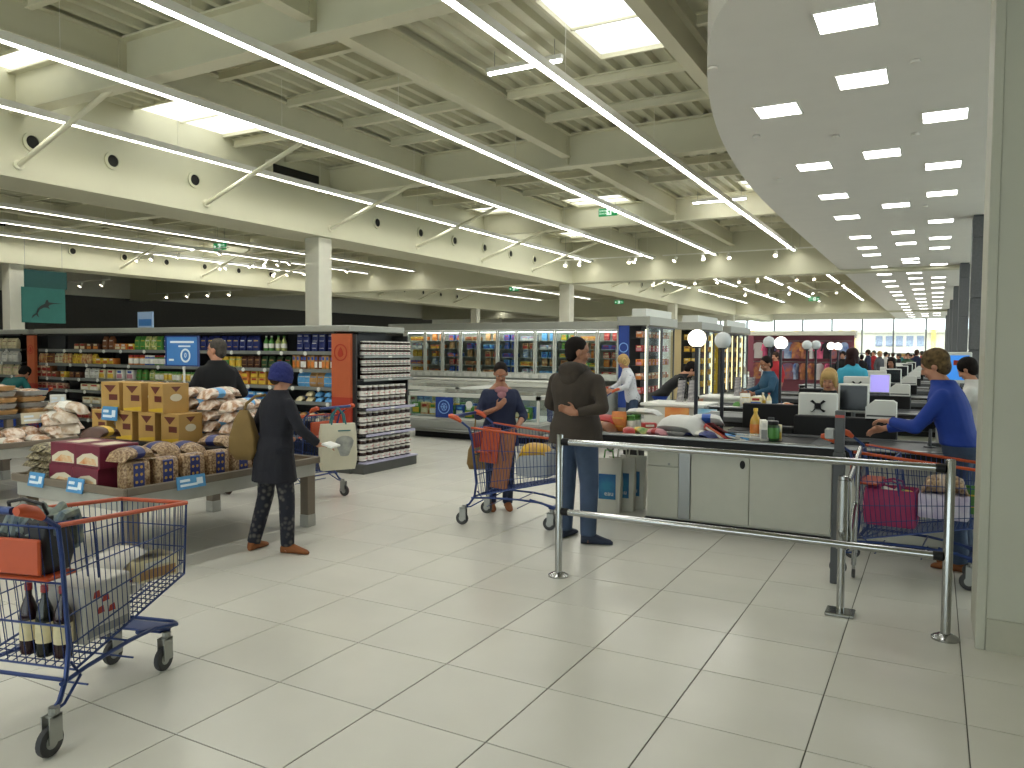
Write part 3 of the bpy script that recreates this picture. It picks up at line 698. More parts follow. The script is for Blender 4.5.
pal = [('yellow','orange','brown'),('orange','yellow','navy'),('blue','orange','red'),('tan','brown','red'),('mix_warm','red','brown'),('blue','purple','red'),('mix_cool','white','pink'),('sky','blue','navy'),('green','yellow','orange'),('orange','mix_warm','yellow'),('red','mix_red','cream')]
for k in range(11):
    a, b = DX[k]+.06, DX[k+1]-.06
    for si, zz in enumerate(SHZ):
        ms = pal[(k*3+si*2+(k*si) % 4) % 11] if si % 2 else pal[k]
        run(('carton_m','carton_w','pouch_m')[(k+si) % 3], [(ms[0],ms[1],ms[2]),(ms[1],ms[2],ms[0])], a, b, FY+.22, zz, .185, 'frozen_box', f'frozen box on the {SHW[si]} shelf behind the {nth(k+1)} freezer door', 'box', jit=.002)
# chest below the doors
MB().bevbox(DX[0]-.6,DX[-1],-1.0,-.02,0,.72,.02).build('chest_body', pick('frz_body'), fw)
MB().box(DX[0]-.6,DX[-1],-1.02,-.92,.72,.82).build('chest_rim', pick('frz_white'), fw)
MB().cyl((DX[0]-.5,-.96,.86),(DX[-1]-.1,-.96,.86),.04,n=10).build('chest_rail', pick('white_plastic'), fw, True)
MB().box(DX[0]-.6,DX[-1],-.1,-.045,.9,1.02).build('label_rail', pick('frz_frame'), fw)
x = DX[0]
mt = MB().box(-.08,.08,-.006,.006,0,.09).mesh('price_card'); mt.materials.append(pick('white_plastic'))
while x < DX[-1]-.2:
    link('price_card', mt, fw, (x,-.108,.92)); x += .27
# island chests in front of it
def snow_emblem(parent, loc, s, m):
    MB().lathe([(s*.86,0),(s,0),(s,.004),(s*.86,.004)], 28).xf(Matrix.Rotation(R(90),4,'X')).build('emblem_ring', m, parent, loc=loc)
    f = MB()
    for k in range(6):
        a = R(60*k); f.cyl((0,0,0),(s*.6*math.cos(a),0,s*.6*math.sin(a)),s*.05,n=5)
        for q in (-1,1): f.cyl((s*.38*math.cos(a),0,s*.38*math.sin(a)),(s*.56*math.cos(a+q*.45),0,s*.56*math.sin(a+q*.45)),s*.04,n=5)
    f.build('emblem_snowflake', m, parent, loc=loc)
def island(x0, x1, y0, y1, label, emblem=None, h=.86):
    t = thing('chest_freezer', label, 'freezer', ((x0+x1)/2,(y0+y1)/2,0)); w, d = (x1-x0)/2, (y1-y0)/2
    MB().box(-w+.12,w-.12,-d+.12,d-.12,0,.16).build('plinth', pick('black_plastic'), t)
    MB().bevbox(-w,w,-d,d,.16,.36,.03).build('body', pick('frz_body'), t)
    MB().cyl((-w-.03,-d-.06,.16),(w+.03,-d-.06,.16),.03,n=10).cyl((w+.06,-d,.16),(w+.06,d,.16),.03,n=10).build('bumper', pick('steel'), t)
    MB().box(-w+.02,w-.02,-d+.02,d-.02,.36,.40).build('floor_panel', pick('frz_white'), t)
    for nm, b in (('front',(-w+.03,w-.03,-d+.02,-d+.028)),('back',(-w+.03,w-.03,d-.028,d-.02)),('side',(-w+.02,-w+.028,-d+.03,d-.03)),('side',(w-.028,w-.02,-d+.03,d-.03))):
        MB().box(*b,.40,h-.07).build('glass_wall', pick('glass'), t)
    r = MB().box(-w,w,-d,-d+.07,h-.07,h).box(-w,w,d-.07,d,h-.07,h).box(-w,-w+.07,-d,d,h-.07,h).box(w-.07,w,-d,d,h-.07,h); r.build('rim', pick('frz_white'), t)
    for sx in (-1,1):
        for sy in (-1,1): MB().box(sx*(w-.035)-.02,sx*(w-.035)+.02,sy*(d-.03)-.02,sy*(d-.03)+.02,.36,h-.06).build('corner_post', pick('frz_frame'), t)
    for sx in (0,1): 
        lid = MB().box(-w+.08+sx*(w-.06),-w+.08+sx*(w-.06)+w-.1,-d+.06,d-.06,h+.002,h+.012).build('sliding_lid', pick('film'), t)
    if emblem is not None:
        e = MB().box(emblem-.19,emblem+.19,-d-.012,-d+.01,.4,h-.08).build('emblem_board', pick('frz_blue'), t)
        snow_emblem(e, (emblem,-d-.014,.6), .13, pick('emblem_blue'))
        MB().cyl((emblem+.55,-d-.02,.66),(emblem+.55,-d+.0,.66),.07,n=16).build('round_sticker', pick('white_plastic'), t)
    k = 0
    x = -w+.15
    while x < w-.15:
        for q in range(2):
            ms = random.choice([('cream','white','red'),('blue','white','sky'),('yellow','white','green'),('mix_warm','cream','red'),('sky','white','blue'),('green','yellow','white')])
            put('carton_m', ms, ((x0+x1)/2+x, y0+.14+q*.14, .40+random.uniform(0,.06)), random.uniform(-.1,.1), 'frozen_box', f'frozen box in the {label}, {("front","second")[q]} row, {nth(k//2+1)} from left', 'box', f'boxes in the {label}', s=(1,1,1.35)); k += 1
        x += .2
island(gx(405,11.9), gx(541,12.0), 11.95, 13.3, 'chest freezer with snowflake board', gx(443,11.9)-(gx(405,11.9)+gx(541,12.0))/2)
island(-10.9, -8.9, 13.8, 15.4, 'chest freezer before the freezer wall')
# tall fridge end units further along
def fridge_end(px0, px1, px2, Y, depth, panel, emblem, label, lightm, kinds, top=2.3, short='fridge'):
    x0, x1 = gx(px0, Y), gx(px1, Y); xp = gx(px2, Y)
    t = thing('tall_fridge', label, 'fridge', ((x0+x1)/2, Y, 0)); w = (x1-x0)/2; pw = xp-x0
    MB().bevbox(-w-.04,w+.06,-.05,depth+.05,top,top+.22,.01).build('canopy', pick('canopy'), t)
    MB().box(-w+.3,w-.1,.1,depth,top+.22,top+.42).build('motor_housing', pick('frz_frame'), t)
    MB().box(-w,w,0,depth,0,.25).build('base', pick('frz_body'), t)
    MB().box(-w,w-.35,.45,depth,.25,top).build('back_panel', pick('shelf_dark'), t)
    pn = MB().box(-w,-w+pw,-.03,.02,.25,top).build('end_panel', panel, t)
    if emblem: MB().lathe([(.1,0),(.125,0),(.125,.004),(.1,.004)], 24).xf(Matrix.Rotation(R(90),4,'X')).build('emblem_ring', pick('emblem_blue'), pn, loc=(-w+pw/2,-.034,1.75)); 
    MB().box(w-.05,w,0,.05,.25,top).build('corner_post', pick('frz_frame'), t)
    for zz in (.6,.95,1.3,1.65,2.0): MB().box(-w+pw,w-.06,.03,.45,zz-.015,zz).build('shelf', pick('shelf_dark'), t)
    n = max(2, int(depth/.75))
    for k in range(n):
        a, b = depth*k/n, depth*(k+1)/n
        d = MB().box(w-.03,w+.0,a+.02,a+.07,.3,top-.02).box(w-.03,w,b-.07,b-.02,.3,top-.02).box(w-.03,w,a,b,top-.06,top-.02).box(w-.03,w,a,b,.28,.34).build('door', pick('dark_grey'), t)
        MB().box(w-.02,w-.014,a+.07,b-.07,.34,top-.06).build('pane', pick('glass'), d)
        MB().box(w-.09,w-.06,a+.03,a+.06,.4,top-.1).build('light_tube', lightm, t)
    for si, zz in enumerate((.6,.95,1.3,1.65,2.0)):
        ms = kinds[si % len(kinds)]
        run('carton_m', [ms], x0+pw+.03, x1-.08, Y+.16, zz, .2, 'chilled_pack', f'chilled pack on the {SHW[si]} shelf of the {short}', 'package', jit=.002)
        for k in range(int(depth/.3)):
            put('carton_m', ms, (x1-.22, Y+.35+k*.3, zz), R(90), 'chilled_pack', f'pack behind the side doors of the {short}, {SHW[si]} shelf, {nth(k+1)} inwards', 'package', f'side packs of the {short}')
mat('panel_beige', 'B9A77E', .5); mat('panel_yellow', 'C9A51E', .5)
fridge_end(619, 648, 629, 18.2, 2.2, pick('frz_blue'), True, 'tall fridge with blue end panel', pick('cool_light'), [('red','pink','cream'),('mix_red','orange','white'),('orange','pink','red')], short='blue-panelled fridge')
fridge_end(671, 700, 681, 22.2, 2.4, pick('panel_beige'), False, 'tall fridge with beige and yellow panel', pick('warm_light'), [('yellow','gold','cream'),('gold','yellow','brown')], short='beige-panelled fridge')
fridge_end(713.5, 729, 718, 26.0, 3.0, pick('panel_yellow'), False, 'tall fridge with narrow yellow panel', pick('warm_light'), [('gold','cream','brown'),('yellow','white','gold')], short='yellow-panelled fridge')
# ------------------------------------------------------------------ promotion tables
mat('taupe', '6E6355', .55, var=.08, vscale=6, bump=.03, bscale=80); mat('apron', '9B9A92', .5, var=.04); mat('tag_blue', '4F8FC0', .5, var=.08, vscale=30)
def table(x0, x1, y0, y1, top, label):
    t = thing('display_table', label, 'table', ((x0+x1)/2,(y0+y1)/2,0)); w, d = (x1-x0)/2, (y1-y0)/2
    MB().box(-w+.03,w-.03,-d+.03,d-.03,top-.1,top-.055).build('tray_floor', pick('taupe'), t)
    for b in ((-w,w,-d,-d+.03),(-w,w,d-.03,d),(-w,-w+.03,-d+.03,d-.03),(w-.03,w,-d+.03,d-.03)): MB().bevbox(*b,top-.06,top,.006).build('rim_board', pick('taupe'), t)
    for b in ((-w+.05,w-.05,-d+.02,-d+.05),(-w+.05,w-.05,d-.05,d-.02),(-w+.02,-w+.05,-d+.05,d-.05),(w-.05,w-.02,-d+.05,d-.05)): MB().box(*b,top-.17,top-.06).build('apron', pick('apron'), t)
    for sx in (-1,1):
        for sy in (-1,1):
            cx, cy = sx*(w-.07), sy*(d-.1)
            l = MB().bevbox(cx-.05,cx+.05,cy-.05,cy+.05,.11,top-.17,.005).build('leg', pick('taupe'), t)
            MB().bevbox(cx-.053,cx+.053,cy-.053,cy+.053,0,.115,.005).build('steel_foot', pick('apron'), l)
    return t
t1 = table(-6.5, -5.07, 3.45, 5.47, .65, 'taupe promotion table piled with biscuit bags and cartons')
t2 = table(-10.3, -8.55, 3.3, 5.45, .65, 'taupe promotion table piled with bread bags and pastry trays')
def price_tag(loc, rz, label, m='tag_blue', w=.2, h=.11, tilt=-.2):
    t = thing('price_tag', label, 'price tag', loc, rz); t.rotation_euler = (tilt, 0, rz)
    MB().box(-w/2,w/2,-.004,.004,0,h).build('card', pick(m), t)
    MB().box(-w*.4,-w*.05,-.0055,-.004,h*.55,h*.75).box(-w*.4,w*.2,-.0055,-.004,h*.2,h*.38).box(w*.18,w*.4,-.0055,-.004,h*.25,h*.75).build('print', pick('sign_text'), t)
for px, py, w_ in ((34,479,'near its outer corner'),(73,483,'under the maroon boxes')):
    q = at_y(px, py, 3.43); price_tag((q.x,3.437,.575), 0, f'blue price tag on the end rim of the biscuit table, {w_}')
price_tag((-5.055, 4.02, .575), R(90), 'blue price tag on the long side rim below the cookie bags', w=.26, h=.1, tilt=-.15)
TF = .59
# maroon boxes
mat('maroon_card', '6B1E33', .45, var=.05); mat('biscuit_print', 'C9742C', .5, col2='DCCBA5', vscale=14); mat('cream_card', 'D2C8AE', .5)
bm_ = MB().bevbox(-.17,.17,-.16,.16,0,.17,.004)
bm_.mi(1).add([(-.15,-.161,.02),(.15,-.161,.02),(.15,-.161,.09),(.06,-.161,.115),(-.06,-.161,.1),(-.15,-.161,.06)], [(0,1,2,3,4,5)])
bm_.mi(2).add([(-.12,-.1615,.025),(.13,-.1615,.025),(.11,-.1615,.07),(-.02,-.1615,.08)], [(0,1,2,3)])
bm_.mi(1).add([(-.06,-.1,.171),(.12,-.1,.171),(.12,.1,.171),(-.06,.1,.171)], [(0,1,2,3)])
good('maroon_box', bm_, 3, False)
for (x, z, rz, wh) in ((gx(71,3.6),TF,0,'bottom, outer side'),(gx(71,3.6)+.312,TF,0,'bottom, by the cookie bags'),(gx(71,3.6)+.03,TF+.171,.03,'top, outer side'),(gx(71,3.6)+.345,TF+.171,-.02,'top, by the cookie bags')):
    put('maroon_box', (pick('maroon_card'),pick('cream_card'),pick('biscuit_print')), (x,3.66,z), rz, 'biscuit_box', f'maroon biscuit box at the end of the table, {wh}', 'box', 'maroon biscuit boxes', s=(.9,1,1))
# nut packs in flat layers
for l in range(5):
    for k in range(4):
        lab = f'flat olive nut pack, {nth(l+1)} layer up, {("outer near","inner near","outer far","inner far")[k]} stack of the pile'
        put('pillow_m', ('nut','film'), (-6.36+(k % 2)*.2+random.uniform(-.02,.02)+l*.012, 3.66+(k//2)*.33+random.uniform(-.02,.02), TF+l*.06), random.uniform(-.2,.2), 'nut_pack', lab, 'package', 'nut packs', s=(.95,1,.62))
# cookie bags standing along the long side
ck = MB(); w, h_, d = .2, .24, .12
ck.loft([rect_ring(w*.95,d*.9,0), rect_ring(w,d,h_*.1), rect_ring(w,d,h_*.8), rect_ring(w*.95,d*.85,h_*.95), rect_ring(w*.8,d*.5,h_)])
e = d/2+.002
ck.mi(1).add([(-.045,-e,.0),(.045,-e,0),(.045,-e,h_*.9),(-.045,-e,h_*.9),(.045,-d*.2,h_+.002),(-.045,-d*.2,h_+.002)], [(0,1,2,3),(3,2,4,5)])
ck.mi(2)
for r_ in range(4):
    for c in (-1, 1):
        cx, cz = c*.02, .03+r_*.055
        ck.add([(cx+.013*math.cos(R(72*k-18)), -e-.001, cz+.013*math.sin(R(72*k-18))) for k in range(5)], [(0,1,2,3,4)])
good('cookie_bag', ck, 3)
for k in range(7):
    put('cookie_bag', ('cookie','navy','gold'), (-5.19, 3.62+k*.245, TF), R(90)+random.uniform(-.06,.06), 'cookie_bag', f'cookie bag with navy star band, {nth(k+1)} along the table side from the maroon boxes', 'bag', 'cookie bags standing on the table side')
for k in range(6):
    put('pillow_m', ('cookie','navy'), (-5.42+random.uniform(-.05,.03), 3.72+k*.28, TF+.2+(.03 if k % 2 else 0)), R(90)+random.uniform(-.5,.5), 'cookie_bag', f'cookie bag with navy band lying on the pile, {nth(k+1)} from the maroon boxes', 'bag', 'cookie bags lying on the pile', rx=random.uniform(-.12,.12))
put('pillow_m', ('cookie','navy'), (-5.22,3.62,TF+.245), .2, 'cookie_bag', 'cookie bag with navy band lying on the table corner stack', 'bag', 'cookie bags lying on the pile')
for k in range(5):
    put('pillow_m', ('cookie','navy'), (-5.7+random.uniform(-.04,.04), 3.98+k*.28, TF+.02), random.uniform(-.3,.3), 'cookie_bag', f'cookie bag in the lower inner row, {nth(k+1)} from the maroon boxes', 'bag', 'cookie bags in the inner row', s=(1,1,2.1))
put('pillow_m', ('dkbrown','yellow'), (-6.2,4.02,TF+.31), .4, 'snack_bag', 'dark snack bag lying between the maroon boxes and tan cartons', 'bag', rx=-.05); put('pillow_l', ('nut','film'), (-6.2,4.04,TF), .2, 'nut_pack', 'large nut pack under the dark snack bag', 'package', s=(.8,.75,2.3))
# tan cartons on a dark riser
mat('tan_card', 'B08A4A', .6, var=.06); mat('carton_print', '5E2418', .5); mat('carton_yellow', 'C9A21F', .5)
riser = tag(MB().bevbox(-.4,.5,-.16,.2,0,.21,.01).build('display_riser', pick('black_plastic'), None, False, (-6.02,4.68,TF)), 'black riser under the stacked tan cartons', 'riser')
cm = MB().bevbox(-.15,.15,-.13,.13,0,.27,.003)
def cart_face(y, sgn):
    cm.mi(1).add([(-.1*sgn,y,.24),(.1*sgn,y,.24),(0,y,.17)], [(0,1,2)])
    cm.mi(1).add([(-.02,y,.1),(.12,y,.1),(.12,y,.155),(-.02,y,.155)], [(0,1,2,3)])
    cm.mi(2).add([(-.14,y,.01),(.14,y,.01),(.14,y,.05),(-.14,y,.03)], [(0,1,2,3)])
cart_face(-.1306, 1)
cm.mi(1).add([(.1506,-.05,.24),(.1506,.05,.24),(.1506,0,.19)], [(0,1,2)])
cm.mi(3).add([(.1506,.06*math.cos(R(q)),.14+.035*math.sin(R(q))) for q in range(0,360,30)], [tuple(range(12))])
good('tan_carton', cm, 4, False)
cmats = (pick('tan_card'),pick('carton_print'),pick('carton_yellow'),pick('cream_card'))
for (x, y, z, rz, wh) in ((gx(111,4.66),4.66,.80,-.03,'bottom row with the price card'),(gx(135,4.68),4.68,.80,.03,'bottom row, second from the price card'),(gx(158,4.7),4.7,.80,.0,'bottom row, third from the price card'),(gx(181,4.72),4.72,.80,.02,'bottom row, by the wrapped buns'),(gx(121,4.66),4.66,1.071,.12,'upper row, outer end'),(gx(143,4.68),4.68,1.071,.1,'upper row, middle'),(gx(168,4.7),4.7,1.071,-.08,'upper row, beside the sign pole')):
    put('tan_carton', cmats, (x,y,z), rz, 'biscuit_carton', f'tan biscuit carton with dark print, {wh}', 'carton', 'tan biscuit cartons', s=(.78,1,1))
price_tag((gx(109,4.52),4.51,.98), -.03, 'pale blue price card fixed to the bottom tan carton', w=.24, h=.13, tilt=-.08)
# wrapped buns
for l in range(5):
    for k in range(5 if l < 4 else 3):
        put('pillow_m', ('bun','film') if (k+l) % 3 else ('bun','sky'), (gx(196+11*k,5.05), 5.02+(k % 2)*.22, TF+.2+l*.1), random.uniform(-.15,.15), 'bun_pack', f'film-wrapped bun pack, {nth(l+1)} layer up, {nth(k+1)} from the cartons', 'package', 'film-wrapped bun packs')
for k in range(5): put('pillow_m', ('cookie','film'), (gx(192+14*k,5.05), 5.0+(k % 2)*.2, TF), .3*k, 'cookie_bag', f'plain cookie bag beneath the wrapped buns, {nth(k+1)} from the cartons', 'bag', 'plain cookie bags', s=(1,1,2.0))
# promotional sign on a pole
s = thing('promo_sign', 'blue promotional sign on a thin pole among the cartons', 'sign', (-6.38, 5.0, TF)); s.scale = (1,1,.965)
MB().cyl((0,0,0),(0,0,.98),.011,n=10).build('pole', pick('white_plastic'), s, True)
MB().lathe([(.08,0),(.08,.008),(.02,.014),(.012,.03)], 16).build('foot', pick('grey_plastic'), s, True)
bd = MB().box(-.225,.225,-.022,-.012,.945,1.225).build('board', pick('sign_blue'), s)
fr = MB().box(-.235,.235,-.03,-.01,1.225,1.237).box(-.235,.235,-.03,-.01,.933,.945).box(-.237,-.225,-.03,-.01,.933,1.237).box(.225,.237,-.03,-.01,.933,1.237).build('frame', pick('sign_navy'), s)
MB().box(-.17,.17,-.024,-.022,1.165,1.185).box(-.05,.12,-.024,-.022,1.125,1.14).box(-.19,-.12,-.024,-.022,.985,1.005).build('print', pick('sign_text'), bd)
MB().lathe([(.052,0),(.07,0),(.07,.003),(.052,.003)], 24).xf(Matrix.Translation((.05,-.022,1.04)) @ Matrix.Rotation(R(90),4,'X')).build('ring_print', pick('sign_text'), bd)
lettering('0', .07, pick('sign_text'), bd, (.05,-.0235,1.04))
# bread table goods
shelf = thing('tray_rack', 'low dark rack holding pastry trays on the bread table', 'rack', (-9.24,4.72,TF))
MB().bevbox(-.4,.36,-.58,.55,.28,.33,.01).build('rack_top', pick('dark_grey'), shelf)
for x, y in ((-.36,-.54),(.32,-.54),(-.36,.5),(.32,.5),(.32,0)): MB().bevbox(x-.035,x+.035,y-.035,y+.035,0,.28,.004).build('leg', pick('taupe'), shelf)
mat('tray_film', 'C9C4B8', .2)
tr = MB().loft([rect_ring(.3,.24,0,rnd=.15), rect_ring(.34,.28,.05,rnd=.15)])
tr.mi(1).ell((0,0,.045), .14,.11,.03, 12, 5)
good('tray', tr, 2)
for l in range(5):
    for k in range(6):
        if l == 4 and k > 3: continue
        put('tray', ('grey' if l % 2 else 'tan','bun' if k % 2 else 'cookie'), (-9.43+(k % 2)*.37+random.uniform(-.02,.02)-l*.01, 4.33+(k//2)*.35+random.uniform(-.02,.02), TF+.33+l*.066), random.uniform(-.08,.08), 'pastry_tray', f'clear pastry tray on the dark rack, {nth(l+1)} layer up, {nth(k+1)} place', 'tray', 'pastry trays on the rack')
price_tag((-8.87,4.98,TF+.22), R(90), 'white and red price card on the tray rack edge', 'cream_card', .3, .12, -.1)
for k in range(13):
    put('pillow_m', ('bun','white'), (-8.74+random.uniform(-.03,.03)-(.16 if k % 2 else 0), 3.45+k*.145, TF+(.0 if k % 2 else .005)), R(90)+random.uniform(-.3,.3), 'bread_bag', f'clear bag of rolls along the aisle rim, {nth(k+1)} from the camera end', 'bag', 'bags of rolls along the rim')
for k in range(9):
    put('pillow_m', ('bun','film'), (-8.8+random.uniform(-.06,.06)-(.12 if k % 2 else 0), 3.5+k*.2, TF+.095), R(90)+random.uniform(-.5,.5), 'bread_bag', f'roll bag, second layer by the aisle rim, {nth(k+1)} from the camera end', 'bag', 'bags of rolls in the second layer')
for k in range(8):
    put('pillow_l', ('bun','white') if k % 2 else ('film','white'), (-8.77-(k % 2)*.1, 5.18+(k//2 % 2)*.1, TF+.11*(k//2)), R(90)+.5*math.sin(k*2.3), 'bread_bag', f'large white bread bag at the far end of the bread table, {nth(k+1)} in the heap', 'bag', 'large bread bags', rx=random.uniform(-.15,.15))
price_tag((-8.8,5.2,TF+.42), R(60), 'white price card standing among the bread bags', 'white_plastic', .16, .12, .3)

# ------------------------------------------------------------------ exit signs, spot tracks
mat('exit_green', '1F8A4E', .5, emit='1FA25A', es=.35); mat('exit_white', 'F0F5F0', .5, emit='E8FFF0', es=.6)
def exit_sign(loc, label, arrow=1, rz=0, w=.5, h=.2, cords=.5):
    t = thing('exit_sign', label, 'exit sign', loc, rz)
    MB().box(-w/2,w/2,-.025,.025,0,h).build('panel', pick('exit_green'), t)
    a = arrow; p = MB()
    p.prism([(a*w*.28,h*.5+h*.1),(a*w*.36,h*.6),(a*w*.36,h*.75),(a*w*.47,h*.5),(a*w*.36,h*.25),(a*w*.36,h*.4),(a*w*.28,h*.4)], -.028, -.025, 'y').build('arrow', pick('exit_white'), t)
    q = MB().box(a*.02-.045 if a > 0 else -.065,a*.02+.075 if a > 0 else .045,-.027,-.025,h*.1,h*.9).build('door_symbol', pick('exit_white'), t)
    r = MB().cyl((a*.04,-.028,h*.78),(a*.04,-.0275,h*.78),.012,n=8).prism([(a*.05,h*.68),(a*.02,h*.66),(a*.0,h*.45),(a*.03,h*.48),(a*.05,h*.2),(a*.065,h*.2),(a*.05,h*.45),(a*.07,h*.5)], -.029, -.028, 'y').build('running_figure', pick('exit_green'), t)
    lettering('SORTIE', .06, pick('exit_white'), t, (-a*w*.25,-.027,h*.66)); lettering('SECOURS', .048, pick('exit_white'), t, (-a*w*.25,-.027,h*.32))
    MB().cyl((-w*.4,0,h),(-w*.4,0,h+cords),.004,n=5).cyl((w*.4,0,h),(w*.4,0,h+cords),.004,n=5).build('suspension', pick('steel'), t)
    return t
q = at_y(608, 216, 17.2); exit_sign((q.x,17.2,q.z), 'green emergency exit sign under the front roof, arrow pointing right', 1, w=.46, h=.18, cords=DZ-.2-q.z)
q = at_y(220, 250, 15.8); exit_sign((q.x,15.8,q.z), 'green emergency exit sign beyond the long girder', -1, w=.5, h=.2, cords=DZ-.2-q.z)
q = at_y(814, 301, 40); exit_sign((q.x,40,q.z), 'small distant exit sign beside the lowered ceiling', 1, cords=DZ-.2-q.z)
q = at_y(514, 291, 33); exit_sign((q.x,33,q.z), 'distant exit sign above the freezer wall', -1, cords=DZ-.2-q.z)
q = at_y(619, 304, 40); exit_sign((q.x,40,q.z), 'far exit sign right of the middle white column', -1, cords=DZ-.2-q.z)
mat('spot_lens', 'FFFFFF', .3, emit='FFF0CF', es=9.0)
spot = thing('spotlight', 'x', 'spotlight')
MB().cyl((0,0,0),(0,0,-.09),.008,n=6).build('stem', pick('housing'), spot)
hd = MB().cyl((0,.03,-.05),(0,-.06,-.17),.045,.06,n=12).build('head', pick('housing'), spot, True)
MB().cyl((0,-.061,-.1712),(0,-.064,-.175),.056,.05,n=12).build('lens', pick('spot_lens'), hd, True)
fs = [True]
def spot_at(loc, rz, label, group):
    if fs[0]: fs[0] = False; spot.location = loc; spot.rotation_euler = (0,0,rz); spot['label'] = label; spot['group'] = group; return
    copy_tree(spot, loc, rz, label, group)
def track(x0, x1, y, xs, label, z=4.5, rz=0):
    t = thing('spot_track', f'thin white spotlight track {label}', 'track', ((x0+x1)/2, y, z), rz); w = (x1-x0)/2
    MB().box(-w,w,-.018,.018,0,.03).build('rail', pick('housing'), t)
    for sx in (-.8,.8): MB().cyl((sx*w,0,.03),(sx*w,0,DZ-z),.004,n=5).build('suspension', pick('steel'), t)
    for k, x in enumerate(xs): spot_at((x, y, z), random.uniform(-.6,.6), f'small white spotlight, {nth(k+1)} from the left on the track {label}', 'track spotlights')
track(-22.0,-17.6,15.3,(-21.6,-20.9,-19.7,-17.9),'nearest beyond the long girder')
track(-21.9,-17.7,18.1,(-21.82,-21.2,-20.9,-19.8,-19.6,-19.1,-18.5,-18.0),'second beyond the long girder')
track(-21.9,-17.6,20.7,(-21.8,-21.4,-20.7,-19.9,-18.9,-17.9),'third beyond the long girder')
track(-10.6,-7.7,22.2,(-10.3,-9.8,-8.18,-8.0),'before the cross girder, outer side')
track(-7.2,-2.9,22.35,(-6.8,-6.0,-5.25,-3.96),'before the cross girder, ceiling side')
track(-10.5,-3.2,30.2,(-10.1,-9.2,-8.4,-7.5,-6.7,-6.0,-4.6,-4.0),'behind the cross girder')
track(-20.5,-12.2,26.5,(-20,-18,-15.5,-13.7,-12.6),'above the freezer wall')
track(-9.9,-3.2,37.5,(-9.2,-8,-7,-6,-5,-4),'above the clothing area')
for x, y in ((-27,16),(-25.6,16),(-24.4,16),(-28.2,16),(-26.5,21),(-25.3,21),(-24.1,21)):
    pass
track(-29,-24,16,(-28.2,-27,-25.6,-24.4),'of the outer bay', 3.9)
track(-29,-23.4,21,(-27.8,-26.5,-25.3,-24.1),'deeper in the outer bay', 3.9)
